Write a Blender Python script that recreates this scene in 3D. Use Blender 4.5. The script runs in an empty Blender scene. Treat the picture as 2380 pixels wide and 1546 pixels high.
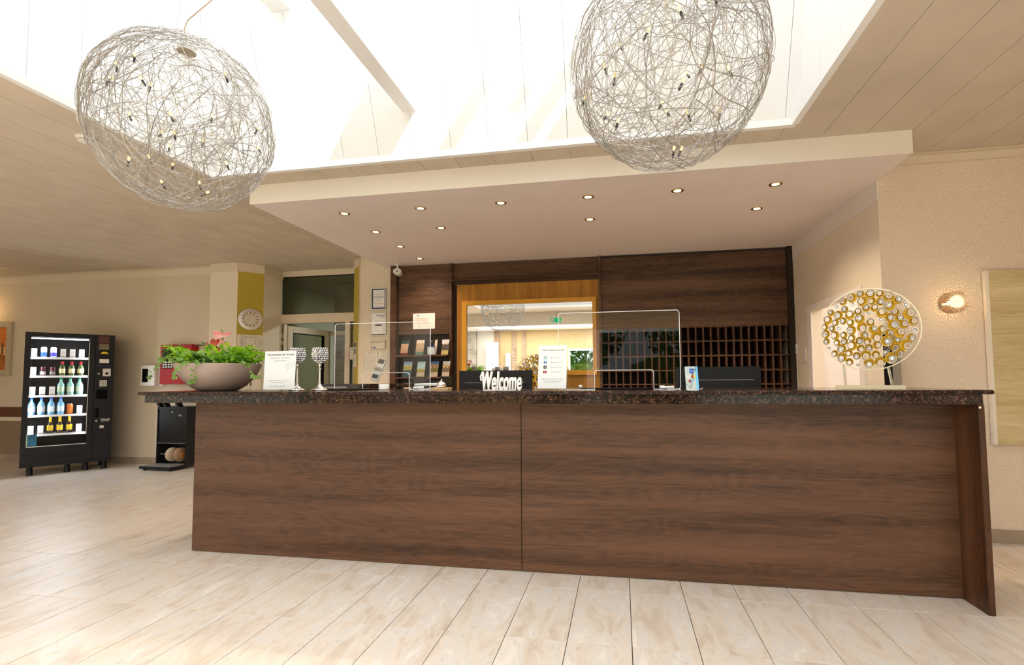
import bpy, bmesh, math, random
from mathutils import Vector, Matrix, Euler, noise
random.seed(7)
PI = math.pi
SC = bpy.context.scene
COL = SC.collection
def lin(r, g, b):
    f = lambda c: (c/255/12.92) if c/255 <= .04045 else ((c/255+.055)/1.055)**2.4
    return (f(r), f(g), f(b))
# ------------------------------------------------------------------ camera
F_PX, CX, CY, PITCH, YAW, ROLL, CAMZ = 1177.307, 1227.903, 813.931, .0560, .1806, -.0069, 1.2361
cp, sp, cy_, sy_ = math.cos(PITCH), math.sin(PITCH), math.cos(YAW), math.sin(YAW)
FW = Vector((-sy_*cp, cy_*cp, sp)); R0 = Vector((cy_, sy_, 0)); U0 = R0.cross(FW)
RT = math.cos(ROLL)*R0 + math.sin(ROLL)*U0; UP = -math.sin(ROLL)*R0 + math.cos(ROLL)*U0
cam = bpy.data.cameras.new('camera'); co = bpy.data.objects.new('camera', cam); COL.objects.link(co)
co.matrix_world = Matrix(((RT.x, UP.x, -FW.x, 0), (RT.y, UP.y, -FW.y, 0), (RT.z, UP.z, -FW.z, CAMZ), (0, 0, 0, 1)))
cam.sensor_fit = 'HORIZONTAL'; cam.sensor_width = 36; cam.lens = 36*F_PX/2380
cam.shift_x = (1190-CX)/2380; cam.shift_y = (CY-773)/2380
cam.clip_start = .05; cam.clip_end = 200
SC.camera = co
def proj(x, y, z):
    d = Vector((x, y, z-CAMZ)); w = d.dot(FW)
    if w < .05: return None
    return (CX+F_PX*d.dot(RT)/w, CY-F_PX*d.dot(UP)/w)
# ------------------------------------------------------------------ world, sun, daylight, added fill, exposure
w = bpy.data.worlds.new('sky'); SC.world = w; w.use_nodes = True
bg = w.node_tree.nodes['Background']; bg.inputs[0].default_value = (.94, .97, 1, 1); bg.inputs[1].default_value = 1.1
def light(name, kind, loc, rot, energy, color=(1, 1, 1), parent=None, **kw):
    l = bpy.data.lights.new(name, kind); l.energy = energy; l.color = color
    for k, v in kw.items(): setattr(l, k, v)
    o = bpy.data.objects.new(name, l); COL.objects.link(o); o.location = loc; o.rotation_euler = rot
    if parent: o.parent = parent
    return o
S = Vector((-.633, .723, -.723)).normalized()
sun = light('sun', 'SUN', (0, 0, 9), S.to_track_quat('-Z', 'Y').to_euler(), 6.0, (1, .96, .9), angle=.01)
light('skylight_daylight', 'AREA', (-1.1, 2.18, 4.93), (0, 0, 0), 62, (.97, .985, 1), shape='RECTANGLE', size=4.4, size_y=1.3)
light('rear_window_fill', 'AREA', (2.75, -2.85, 1.35), (PI/2, 0, 0), 26, (1, .98, .95), shape='RECTANGLE', size=2.9, size_y=2.3)  # fill light added at a rear opening out of view
light('rear_window_fill', 'AREA', (-8.2, -2.85, 1.35), (PI/2, 0, 0), 26, (1, .98, .95), shape='RECTANGLE', size=3.8, size_y=2.3)  # second added fill, at the other unseen rear opening
light('rear_roof_fill', 'AREA', (-1.4, -1.45, 2.93), (0, 0, 0), 305, (1, .975, .94), shape='RECTANGLE', size=5.8, size_y=1.9)  # ceiling fill added behind the viewer to brighten floor and counter front
light('rear_roof_fill', 'AREA', (-7.6, -1.45, 2.93), (0, 0, 0), 140, (1, .97, .92), shape='RECTANGLE', size=4.4, size_y=1.9)  # another added ceiling fill, brightens the left of the room
SC.view_settings.view_transform = 'Standard'; SC.view_settings.look = 'None'
SC.view_settings.exposure = 0.10; SC.view_settings.gamma = 1; SC.view_settings.use_curve_mapping = False
SC.cycles.max_bounces = 10; SC.cycles.diffuse_bounces = 6; SC.cycles.transparent_max_bounces = 24
SC.cycles.sample_clamp_indirect = 6; SC.cycles.caustics_reflective = False; SC.cycles.caustics_refractive = False

# ------------------------------------------------------------------ mesh collector
class B:
    def __init__(s): s.v = []; s.f = []
    def add(s, vs, fs):
        n = len(s.v); s.v += [tuple(v) for v in vs]; s.f += [tuple(i+n for i in f) for f in fs]; return s
    def box(s, x0, x1, y0, y1, z0, z1):
        return s.add([(x0,y0,z0),(x1,y0,z0),(x1,y1,z0),(x0,y1,z0),(x0,y0,z1),(x1,y0,z1),(x1,y1,z1),(x0,y1,z1)],
                     [(0,3,2,1),(4,5,6,7),(0,1,5,4),(1,2,6,5),(2,3,7,6),(3,0,4,7)])
    def quad(s, a, b, c, d): return s.add([a,b,c,d], [(0,1,2,3)])
    def poly(s, pts): return s.add(pts, [tuple(range(len(pts)))])
    def prism(s, pts, axis, a, b):      # pts 2-D polygon, extruded on axis from a to b
        def P(u, v, t): return {'Y': (u, t, v), 'Z': (u, v, t), 'X': (t, u, v)}[axis]
        n = len(pts)
        return s.add([P(u, v, a) for u, v in pts]+[P(u, v, b) for u, v in pts],
                     [tuple(range(n))[::-1], tuple(range(n, 2*n))]+[(i, (i+1) % n, n+(i+1) % n, n+i) for i in range(n)])
    def ring(s, outer, inner, axis, a, b):  # two loops with same count -> extruded frame
        def P(u, v, t): return {'Y': (u, t, v), 'Z': (u, v, t), 'X': (t, u, v)}[axis]
        n = len(outer); vs = []
        for t in (a, b):
            vs += [P(u, v, t) for u, v in outer]+[P(u, v, t) for u, v in inner]
        fs = []
        for i in range(n):
            j = (i+1) % n
            fs += [(i, j, n+j, n+i), (2*n+i, 3*n+i, 3*n+j, 2*n+j), (i, 2*n+i, 2*n+j, j), (n+i, n+j, 3*n+j, 3*n+i)]
        return s.add(vs, fs)
    def tube(s, pts, r, n=6, r1=None, cap=True):
        pts = [Vector(p) for p in pts]; m = len(pts); base = len(s.v); vs = []; fs = []
        t = (pts[1]-pts[0]).normalized(); a = t.orthogonal().normalized()
        for i, p in enumerate(pts):
            if 0 < i < m-1: t = (pts[i+1]-pts[i-1])
            elif i == 0: t = pts[1]-pts[0]
            else: t = pts[-1]-pts[-2]
            if t.length < 1e-9: t = Vector((0, 0, 1))
            t.normalize(); a = (a-t*a.dot(t))
            if a.length < 1e-6: a = t.orthogonal()
            a.normalize(); b = t.cross(a)
            rr = r if r1 is None else r+(r1-r)*i/(m-1)
            for k in range(n):
                an = 2*PI*k/n; vs.append(p+(a*math.cos(an)+b*math.sin(an))*rr)
        for i in range(m-1):
            for k in range(n):
                k2 = (k+1) % n; fs.append((i*n+k, i*n+k2, (i+1)*n+k2, (i+1)*n+k))
        if cap: fs += [tuple(range(n))[::-1], tuple((m-1)*n+k for k in range(n))]
        return s.add(vs, fs)
    def lathe(s, prof, c=(0, 0, 0), n=32, axis='Z', sx=1, sy=1):
        vs = []; fs = []; m = len(prof)
        for r, z in prof:
            for k in range(n):
                a = 2*PI*k/n; p = (r*math.cos(a)*sx, r*math.sin(a)*sy, z)
                if axis == 'Y': p = (p[0], z, p[1])
                if axis == 'X': p = (z, p[0], p[1])
                vs.append((p[0]+c[0], p[1]+c[1], p[2]+c[2]))
        for i in range(m-1):
            for k in range(n):
                k2 = (k+1) % n; fs.append((i*n+k, i*n+k2, (i+1)*n+k2, (i+1)*n+k))
        fs += [tuple(range(n))[::-1], tuple((m-1)*n+k for k in range(n))]
        return s.add(vs, fs)
    def sphere(s, c, r, n=10, m=6, sz=1):
        return s.lathe([(max(r*math.sin(PI*i/m), 1e-4), -r*sz*math.cos(PI*i/m)) for i in range(m+1)], c, n)
    def mesh(s, name, mat=None, smooth=False, bevel=0):
        me = bpy.data.meshes.new(name); me.from_pydata(s.v, [], s.f)
        bm = bmesh.new(); bm.from_mesh(me)
        bmesh.ops.recalc_face_normals(bm, faces=bm.faces)
        if bevel: bmesh.ops.bevel(bm, geom=[e for e in bm.edges if len(e.link_faces) == 2 and e.calc_face_angle(0) > .6], offset=bevel, segments=2, affect='EDGES', clamp_overlap=True)
        bm.to_mesh(me); bm.free()
        if smooth:
            me.polygons.foreach_set('use_smooth', [True]*len(me.polygons))
            me.set_sharp_from_angle(angle=.7)
        if mat: me.materials.append(mat)
        return me
    def obj(s, name, mat, parent=None, smooth=False, bevel=0, label=None):
        return link(name, s.mesh(name, mat, smooth, bevel), parent, label)
def link(name, me, parent=None, label=None):
    o = bpy.data.objects.new(name, me); COL.objects.link(o)
    if parent: o.parent = parent
    if label: o['label'] = label
    return o
def tag(o, label, cat, group=None, kind=None):
    o['label'] = label; o['category'] = cat
    if group: o['group'] = group
    if kind: o['kind'] = kind
    return o
def struct(o, label=None, cat=None):
    o['kind'] = 'structure'
    if label: o['label'] = label
    if cat: o['category'] = cat
    return o
def thing(name, label, cat, loc=(0, 0, 0), rz=0, group=None):
    o = bpy.data.objects.new(name, None); COL.objects.link(o); o.location = loc; o.rotation_euler = (0, 0, rz)
    o.empty_display_size = .05
    return tag(o, label, cat, group)
def dup(root, loc, rz=None, label=None, scale=None):
    def cp(o, par):
        c = o.copy(); COL.objects.link(c); c.parent = par
        for ch in kids.get(o.name, ()): cp(ch, c)
        return c
    kids = {}
    for o in list(root.children_recursive): kids.setdefault(o.parent.name, []).append(o)
    r = cp(root, None); r.location = loc
    if rz is not None: r.rotation_euler = (0, 0, rz)
    if scale: r.scale = scale
    if label: r['label'] = label
    return r
FONT = {}
def text(s, size, mat, loc, rot=(PI/2, 0, 0), parent=None, ext=.0004, shear=0, name='lettering', align='CENTER', off=0, bev=0, space=1, sx=1):
    c = bpy.data.curves.new('t', 'FONT'); c.body = s; c.size = size; c.extrude = ext; c.shear = shear; c.align_x = align
    c.offset = off; c.bevel_depth = bev; c.space_character = space; c.resolution_u = 3 if size < .03 else 6; c.bevel_resolution = 1
    o = bpy.data.objects.new('t', c); me = bpy.data.meshes.new_from_object(o)
    bpy.data.objects.remove(o); me.materials.clear(); me.materials.append(mat)
    if sx != 1:
        for v in me.vertices: v.co.x *= sx
    r = link(name, me, parent); r.location = loc; r.rotation_euler = rot
    return r
def rrect(x0, x1, z0, z1, r, n=5):
    p = []
    for cx, cz, a0 in ((x1-r, z0+r, -90), (x1-r, z1-r, 0), (x0+r, z1-r, 90), (x0+r, z0+r, 180)):
        for i in range(n+1):
            a = math.radians(a0+90*i/n); p.append((cx+r*math.cos(a), cz+r*math.sin(a)))
    return p
def circ(cx, cz, r, n=32, rz=None):
    rz = r if rz is None else rz
    return [(cx+r*math.cos(2*PI*i/n), cz+rz*math.sin(2*PI*i/n)) for i in range(n)]

# ------------------------------------------------------------------ materials
def nt(name):
    m = bpy.data.materials.new(name); m.use_nodes = True; t = m.node_tree
    return m, t, t.nodes, t.links, t.nodes['Principled BSDF']
def mat(name, c, rough=.5, metal=0, emit=None, es=0, bump=0, bs=200, coat=0, var=0, trans=0, ior=1.45, sub=0):
    m, t, N, L, P = nt(name)
    P.inputs['Base Color'].default_value = (*c, 1); P.inputs['Roughness'].default_value = rough; P.inputs['Metallic'].default_value = metal
    P.inputs['Coat Weight'].default_value = coat; P.inputs['Transmission Weight'].default_value = trans; P.inputs['IOR'].default_value = ior
    if emit: P.inputs['Emission Color'].default_value = (*emit, 1); P.inputs['Emission Strength'].default_value = es
    tc = N.new('ShaderNodeTexCoord')
    if bump:
        n = N.new('ShaderNodeTexNoise'); n.inputs['Scale'].default_value = bs; n.inputs['Detail'].default_value = 4
        b = N.new('ShaderNodeBump'); b.inputs['Strength'].default_value = bump; b.inputs['Distance'].default_value = .004
        L.new(tc.outputs['Object'], n.inputs['Vector']); L.new(n.outputs['Fac'], b.inputs['Height']); L.new(b.outputs['Normal'], P.inputs['Normal'])
    if var:
        n = N.new('ShaderNodeTexNoise'); n.inputs['Scale'].default_value = 3; n.inputs['Detail'].default_value = 5
        r = N.new('ShaderNodeValToRGB'); e = r.color_ramp.elements
        e[0].position = .3; e[0].color = (*[x*(1-var) for x in c], 1); e[1].position = .7; e[1].color = (*[min(1, x*(1+var)) for x in c], 1)
        L.new(tc.outputs['Object'], n.inputs['Vector']); L.new(n.outputs['Fac'], r.inputs[0]); L.new(r.outputs[0], P.inputs['Base Color'])
    return m
def wood(name, dark, light_, axis='X', rough=.35, bands=9, fine=160, coat=.1):
    m, t, N, L, P = nt(name); tc = N.new('ShaderNodeTexCoord')
    def mp(v):
        n = N.new('ShaderNodeMapping'); n.inputs['Scale'].default_value = v; L.new(tc.outputs['Object'], n.inputs[0]); return n
    def perm(a, b):     # a = scale along the grain, b = across
        return {'X': (a, b, b), 'Z': (b, b, a)}[axis]
    n1 = N.new('ShaderNodeTexNoise'); n1.inputs['Detail'].default_value = 2; n1.inputs['Scale'].default_value = 1; L.new(mp(perm(.35, bands)).outputs[0], n1.inputs['Vector'])
    n2 = N.new('ShaderNodeTexNoise'); n2.inputs['Detail'].default_value = 6; n2.inputs['Scale'].default_value = 1; n2.inputs['Distortion'].default_value = 1.5; L.new(mp(perm(3, fine*.28)).outputs[0], n2.inputs['Vector'])
    n3 = N.new('ShaderNodeTexNoise'); n3.inputs['Detail'].default_value = 3; n3.inputs['Scale'].default_value = 1; L.new(mp(perm(7, fine*2)).outputs[0], n3.inputs['Vector'])
    # cathedral rings
    n4 = N.new('ShaderNodeTexNoise'); n4.inputs['Scale'].default_value = 1; n4.inputs['Detail'].default_value = 1; L.new(mp(perm(1.6, 7)).outputs[0], n4.inputs['Vector'])
    mul = N.new('ShaderNodeMath'); mul.operation = 'MULTIPLY'; mul.inputs[1].default_value = 70; L.new(n4.outputs['Fac'], mul.inputs[0])
    sn = N.new('ShaderNodeMath'); sn.operation = 'SINE'; L.new(mul.outputs[0], sn.inputs[0])
    def mad(a, k, c):
        x = N.new('ShaderNodeMath'); x.operation = 'MULTIPLY_ADD'; L.new(a, x.inputs[0]); x.inputs[1].default_value = k
        if isinstance(c, float): x.inputs[2].default_value = c
        else: L.new(c, x.inputs[2])
        return x.outputs[0]
    s = mad(n1.outputs['Fac'], 1.5, -.75+.0); s = mad(n2.outputs['Fac'], .8, s); s = mad(n3.outputs['Fac'], .5, s); s = mad(sn.outputs[0], .06, s)
    r = N.new('ShaderNodeValToRGB'); e = r.color_ramp.elements; e[0].position = .25; e[0].color = (*dark, 1); e[1].position = 1.0; e[1].color = (*light_, 1)
    L.new(s, r.inputs[0]); L.new(r.outputs[0], P.inputs['Base Color']); P.inputs['Roughness'].default_value = rough; P.inputs['Coat Weight'].default_value = coat
    P.inputs['Coat Roughness'].default_value = .3
    b = N.new('ShaderNodeBump'); b.inputs['Strength'].default_value = .12; b.inputs['Distance'].default_value = .002; L.new(n3.outputs['Fac'], b.inputs['Height']); L.new(b.outputs[0], P.inputs['Normal']); P.inputs['Specular IOR Level'].default_value = .3
    return m
def plaster(name, c, bs=170, st=.5, ds=.004):
    m, t, N, L, P = nt(name); tc = N.new('ShaderNodeTexCoord')
    n = N.new('ShaderNodeTexNoise'); n.inputs['Scale'].default_value = bs; n.inputs['Detail'].default_value = 3; n.inputs['Roughness'].default_value = .6
    n0 = N.new('ShaderNodeTexNoise'); n0.inputs['Scale'].default_value = 1.4; n0.inputs['Detail'].default_value = 4
    r = N.new('ShaderNodeValToRGB'); e = r.color_ramp.elements; e[0].position = .3; e[0].color = (*[x*.95 for x in c], 1); e[1].position = .7; e[1].color = (*c, 1)
    b = N.new('ShaderNodeBump'); b.inputs['Strength'].default_value = st; b.inputs['Distance'].default_value = ds
    L.new(tc.outputs['Object'], n.inputs['Vector']); L.new(tc.outputs['Object'], n0.inputs['Vector']); L.new(n0.outputs['Fac'], r.inputs[0]); L.new(r.outputs[0], P.inputs['Base Color'])
    L.new(n.outputs['Fac'], b.inputs['Height']); L.new(b.outputs[0], P.inputs['Normal']); P.inputs['Roughness'].default_value = .85
    return m
def tile_mat():
    m, t, N, L, P = nt('stone_tile'); tc = N.new('ShaderNodeTexCoord'); oi = N.new('ShaderNodeObjectInfo')
    off = N.new('ShaderNodeVectorMath'); off.operation = 'MULTIPLY_ADD'; cmb = N.new('ShaderNodeCombineXYZ')
    for i in range(3): L.new(oi.outputs['Random'], cmb.inputs[i])
    L.new(cmb.outputs[0], off.inputs[0]); off.inputs[1].default_value = (37, 53, 11); L.new(tc.outputs['Object'], off.inputs[2])
    rt = N.new('ShaderNodeMapping'); rt.inputs['Rotation'].default_value = (0, 0, .18); rt.inputs['Scale'].default_value = (5, 1.6, 1); L.new(off.outputs[0], rt.inputs[0])
    n1 = N.new('ShaderNodeTexNoise'); n1.inputs['Scale'].default_value = 1.6; n1.inputs['Detail'].default_value = 7; n1.inputs['Roughness'].default_value = .62; n1.inputs['Distortion'].default_value = .8; L.new(rt.outputs[0], n1.inputs[0])
    n2 = N.new('ShaderNodeTexNoise'); n2.inputs['Scale'].default_value = 6; n2.inputs['Detail'].default_value = 9; n2.inputs['Roughness'].default_value = .75; n2.inputs['Distortion'].default_value = 1.2; L.new(rt.outputs[0], n2.inputs[0])
    r = N.new('ShaderNodeValToRGB'); cr = r.color_ramp; cr.elements[0].position = .28; cr.elements[0].color = (*lin(200, 184, 166), 1); cr.elements[1].position = .75; cr.elements[1].color = (*lin(236, 229, 218), 1)
    for p, c in ((.42, (214, 202, 188)), (.5, (224, 213, 201)), (.56, (216, 211, 205)), (.63, (229, 221, 212))):
        e = cr.elements.new(p); e.color = (*lin(*c), 1)
    L.new(n1.outputs['Fac'], r.inputs[0])
    r2 = N.new('ShaderNodeValToRGB'); r2.color_ramp.elements[0].position = .3; r2.color_ramp.elements[0].color = (.62, .56, .5, 1); r2.color_ramp.elements[1].position = .46; r2.color_ramp.elements[1].color = (1, 1, 1, 1)
    L.new(n2.outputs['Fac'], r2.inputs[0])
    mx = N.new('ShaderNodeMix'); mx.data_type = 'RGBA'; mx.blend_type = 'MULTIPLY'; mx.inputs[0].default_value = .6; L.new(r.outputs[0], mx.inputs[6]); L.new(r2.outputs[0], mx.inputs[7])
    L.new(mx.outputs[2], P.inputs['Base Color'])
    rr = N.new('ShaderNodeMapRange'); rr.inputs[3].default_value = .22; rr.inputs[4].default_value = .45; L.new(n2.outputs['Fac'], rr.inputs[0]); L.new(rr.outputs[0], P.inputs['Roughness'])
    b = N.new('ShaderNodeBump'); b.inputs['Strength'].default_value = .25; b.inputs['Distance'].default_value = .003; L.new(n2.outputs['Fac'], b.inputs['Height']); L.new(b.outputs[0], P.inputs['Normal'])
    return m
def granite_mat():
    m, t, N, L, P = nt('granite'); tc = N.new('ShaderNodeTexCoord')
    v = N.new('ShaderNodeTexVoronoi'); v.inputs['Scale'].default_value = 300; L.new(tc.outputs['Object'], v.inputs[0])
    n = N.new('ShaderNodeTexNoise'); n.inputs['Scale'].default_value = 45; n.inputs['Detail'].default_value = 6; n.inputs['Roughness'].default_value = .7; L.new(tc.outputs['Object'], n.inputs[0])
    sx = N.new('ShaderNodeSeparateColor'); L.new(v.outputs['Color'], sx.inputs[0])
    mx = N.new('ShaderNodeMath'); mx.operation = 'MULTIPLY_ADD'; mx.inputs[1].default_value = .45; L.new(sx.outputs[0], mx.inputs[0])
    m2 = N.new('ShaderNodeMath'); m2.operation = 'MULTIPLY'; m2.inputs[1].default_value = .8; L.new(n.outputs['Fac'], m2.inputs[0]); L.new(m2.outputs[0], mx.inputs[2])
    r = N.new('ShaderNodeValToRGB'); e = r.color_ramp.elements; e[0].position = .5; e[0].color = (.006, .005, .005, 1); e[1].position = .95; e[1].color = (.28, .19, .14, 1)
    for p, c in ((.66, (.016, .010, .008)), (.76, (.06, .028, .019)), (.84, (.15, .07, .045))):
        x = e.new(p); x.color = (*c, 1)
    L.new(mx.outputs[0], r.inputs[0]); L.new(r.outputs[0], P.inputs['Base Color']); P.inputs['Roughness'].default_value = .12; P.inputs['Specular IOR Level'].default_value = .28
    return m
def clear(name, tint=(1, 1, 1), rough=.0, k=1.0):
    m, t, N, L, P = nt(name); N.remove(P); o = N['Material Output']
    tr = N.new('ShaderNodeBsdfTransparent'); tr.inputs[0].default_value = (*tint, 1); g = N.new('ShaderNodeBsdfGlossy'); g.inputs['Roughness'].default_value = rough
    fr = N.new('ShaderNodeFresnel'); fr.inputs[0].default_value = 1.5; mk = N.new('ShaderNodeMath'); mk.operation = 'MULTIPLY'; mk.inputs[1].default_value = k; gb = N.new('ShaderNodeNewGeometry'); sb = N.new('ShaderNodeMath'); sb.operation = 'SUBTRACT'; sb.inputs[0].default_value = 1; L.new(gb.outputs['Backfacing'], sb.inputs[1]); mf = N.new('ShaderNodeMath'); mf.operation = 'MULTIPLY'; L.new(fr.outputs[0], mf.inputs[0]); L.new(sb.outputs[0], mf.inputs[1]); L.new(mf.outputs[0], mk.inputs[0])
    mx = N.new('ShaderNodeMixShader'); L.new(mk.outputs[0], mx.inputs[0]); L.new(tr.outputs[0], mx.inputs[1]); L.new(g.outputs[0], mx.inputs[2]); L.new(mx.outputs[0], o.inputs[0])
    return m
def emis(name, c, s):
    m, t, N, L, P = nt(name); N.remove(P); e = N.new('ShaderNodeEmission'); e.inputs[0].default_value = (*c, 1); e.inputs[1].default_value = s; L.new(e.outputs[0], N['Material Output'].inputs[0]); return m
def leafm(name, c1, c2, sc=9):
    m, t, N, L, P = nt(name); tc = N.new('ShaderNodeTexCoord'); n = N.new('ShaderNodeTexNoise'); n.inputs['Scale'].default_value = sc; n.inputs['Detail'].default_value = 3
    r = N.new('ShaderNodeValToRGB'); r.color_ramp.elements[0].position = .35; r.color_ramp.elements[0].color = (*c1, 1); r.color_ramp.elements[1].position = .65; r.color_ramp.elements[1].color = (*c2, 1)
    L.new(tc.outputs['Object'], n.inputs[0]); L.new(n.outputs['Fac'], r.inputs[0]); L.new(r.outputs[0], P.inputs['Base Color']); P.inputs['Roughness'].default_value = .4
    tl = N.new('ShaderNodeBsdfTranslucent'); L.new(r.outputs[0], tl.inputs[0]); mx = N.new('ShaderNodeMixShader'); mx.inputs[0].default_value = .35
    L.new(P.outputs[0], mx.inputs[1]); L.new(tl.outputs[0], mx.inputs[2]); L.new(mx.outputs[0], N['Material Output'].inputs[0])
    return m
M = {}
M['tile'] = tile_mat(); M['granite'] = granite_mat()
M['grout'] = mat('grout', lin(70, 52, 44), .9)
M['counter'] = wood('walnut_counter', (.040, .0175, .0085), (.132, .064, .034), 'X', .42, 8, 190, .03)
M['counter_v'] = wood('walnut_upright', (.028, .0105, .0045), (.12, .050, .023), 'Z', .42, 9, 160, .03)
M['cab'] = wood('walnut_cabinet', (.040, .0185, .0095), (.165, .086, .049), 'X', .45, 8, 160, .03)
M['cab_edge'] = wood('walnut_edge', (.07, .031, .015), (.15, .07, .036), 'X', .5, 5, 160, .0)
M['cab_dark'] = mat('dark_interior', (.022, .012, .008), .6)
M['gold'] = wood('golden_veneer', (.30, .125, .012), (.52, .25, .03), 'Z', .4, 14, 120)
M['goldf'] = mat('golden_frame', (.72, .36, .025), .35, var=.08)
M['maple'] = wood('maple_board', (.52, .40, .20), (.74, .62, .38), 'X', .4, 5, 60)
M['rear'] = mat('tan_wall', (.50, .37, .19), .8); M['offw'] = mat('off_white', (.62, .60, .54), .5)
M['wall'] = plaster('beige_plaster', (.70, .60, .46))
M['wall_r'] = plaster('peach_plaster', (.93, .78, .63), 75, 1.0, .016)
M['wall_s'] = plaster('cream_plaster', (.84, .74, .60), 300, .15)
M['wallw'] = plaster('white_plaster', (.86, .80, .76), 300, .1)
M['soffit'] = plaster('soffit_paint', (.88, .79, .76), 300, .08)
M['fascia'] = plaster('fascia_paint', (.86, .80, .71), 300, .08)
M['board'] = mat('ceiling_board', (.62, .54, .44), .6, var=.06)
M['boardr'] = M['board']
M['lantern'] = mat('lantern_white', (.88, .88, .88), .5)
M['trimw'] = mat('cream_trim', (.74, .64, .50), .5)
M['frame_b'] = mat('cream_frame', (.78, .68, .54), .4)
M['yellow'] = plaster('olive_yellow_paint', (.52, .40, .05), 300, .1)
M['base'] = mat('skirting_stone', (.36, .29, .22), .5, var=.15)
M['white'] = mat('white', (.85, .85, .84), .4)
M['plast'] = mat('white_plastic', (.80, .78, .74), .35)
M['paper'] = mat('paper', (.93, .93, .95), .6)
M['paperc'] = mat('cream_paper', (.82, .76, .66), .6)
M['ink'] = mat('ink', (.10, .10, .10), .7); M['inkg'] = mat('grey_ink', (.45, .45, .46), .7)
M['black'] = mat('black', (.009, .009, .010), .35); M['blackm'] = mat('black_metal', (.018, .018, .020), .42)
M['blackg'] = mat('black_gloss', (.006, .006, .006), .1)
M['grey'] = mat('grey', (.25, .25, .25), .5); M['greyd'] = mat('dark_grey', (.06, .06, .065), .5)
M['chrome'] = mat('chrome', (.88, .86, .84), .08, 1); M['steel'] = mat('brushed_steel', (.72, .70, .66), .32, 1)
M['wire'] = mat('aluminium_wire', (.50, .47, .44), .38, .75)
M['mirror'] = mat('mirror', (.93, .94, .92), .0, 1)
M['red'] = mat('red', (.38, .003, .006), .6); M['blue'] = mat('blue', (.03, .12, .55), .5); M['green'] = mat('sign_green', (0, .32, .12), .5)
M['teal'] = mat('teal', (.08, .38, .36), .5); M['orange'] = mat('orange', (.75, .25, .03), .45); M['navy'] = mat('navy', (.015, .02, .09), .5)
M['yel'] = mat('yellow', (.85, .62, .02), .5); M['cyan'] = mat('light_blue', (.15, .5, .85), .4)
M['acr'] = clear('acrylic', (.97, .98, .98)); M['pane'] = clear('window_glass', (.93, .97, .95)); M['dpane'] = clear('green_glass', (.70, .70, .60), 0, 1.3)
M['opal'] = leafm('opal_glass', (.8, .8, .8), (.8, .8, .8))
M['edge'] = mat('acrylic_edge', (.9, .92, .95), .2, emit=None)
M['glow'] = emis('warm_lamp', (1, .60, .22), 5); M['bulb'] = emis('bulb_glow', (1, .55, .16), 4)
M['sconceg'] = emis('sconce_glow', (1, .80, .50), 1.35); M['led'] = emis('led', (.85, .92, 1), 9)
M['brass'] = mat('brass_ring', (.55, .38, .16), .25, 1); M['champ'] = mat('champagne_metal', (.66, .60, .46), .3, .55)
M['cup'] = mat('gold_enamel', (.72, .44, .03), .3, .25); M['cupin'] = mat('pearl_enamel', (.92, .82, .58), .25, .1)
M['cry'] = mat('crystal', (.86, .87, .90), .04, .8)
M['bowl'] = mat('taupe_ceramic', (.42, .33, .29), .36, .1, bump=.5, bs=60)
M['soil'] = mat('soil', (.02, .012, .008), .9)
M['fern'] = leafm('fern_leaf', (.05, .26, .004), (.46, .78, .03), 30); M['ivy'] = leafm('ivy_leaf', (.08, .30, .05), (.55, .72, .24), 40)
M['dleaf'] = leafm('dark_leaf', (.012, .07, .02), (.03, .14, .04)); M['pink'] = leafm('pink_spathe', (.75, .18, .16), (.95, .55, .52)); M['redf'] = leafm('red_spathe', (.45, .03, .02), (.8, .16, .10))
M['stem'] = mat('stem', (.22, .26, .06), .5); M['tree'] = leafm('tree_leaf', (.03, .12, .015), (.16, .34, .05), 2); M['bush'] = leafm('bush_leaf', (.12, .28, .03), (.42, .55, .12), 2)
M['bark'] = mat('bark', (.30, .25, .2), .8); M['grass'] = mat('grass', (.10, .22, .04), .9)
M['stone'] = mat('slate_stone', (.42, .39, .33), .8, bump=.8, bs=25, var=.3); M['stoneb'] = mat('brown_stone', (.40, .29, .2), .8, bump=.8, bs=25, var=.3)
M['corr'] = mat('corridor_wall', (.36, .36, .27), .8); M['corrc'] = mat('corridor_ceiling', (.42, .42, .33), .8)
M['brown'] = mat('brown_band', (.13, .045, .022), .5); M['dado'] = plaster('taupe_dado', (.30, .22, .15), 95, .8, .012)
M['dust'] = mat('lambswool', (.55, .45, .30), .95, bump=1, bs=120)

M['mglass'] = clear('machine_glass', (.98, .98, .98), 0, .35)
for k_ in ('blackm', 'black', 'blackg'): M[k_].node_tree.nodes['Principled BSDF'].inputs['Specular IOR Level'].default_value = .22
# ------------------------------------------------------------------ room shell
ZC, ZS = 2.961, 2.791
RX0, RX1 = 1.21, 4.6          # lantern right, room right
LX0 = -3.41                    # lantern left
LY0, LY1 = .70, 3.68
fl = struct(B().box(-11.2, 4.7, -3.1, 12, -.1, -.012).obj('floor', M['grout']), 'beige stone tiled floor')
TX, TY = -2.371, 3.049
tme = B().box(.0018, .2982, .0018, .5982, -.012, 0).mesh('tile', M['tile'], bevel=.0008)
cand = []; rest = B()
for i in range(-30, 24):
    for j in range(-11, 7):
        x, y = TX+.3*i, TY+.6*j
        if x < -11.1 or x+.3 > 4.6 or y+.6 > 7.2: continue
        hid = (x > -3.0 and x+.3 < 1.86 and y > 3.2) or (x > 1.9 and y > 4.4)
        ps = [proj(x+a, y+b, 0) for a in (0, .3) for b in (0, .6)]
        vis = (not hid) and any(p and -30 < p[0] < 2410 and p[1] < 1580 for p in ps) and y > 1.3
        if vis: cand.append((math.hypot(x+.15, y+.3), x, y))
        else: rest.box(x+.0015, x+.2985, y+.0015, y+.5985, -.012, 0)
cand.sort()
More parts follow.
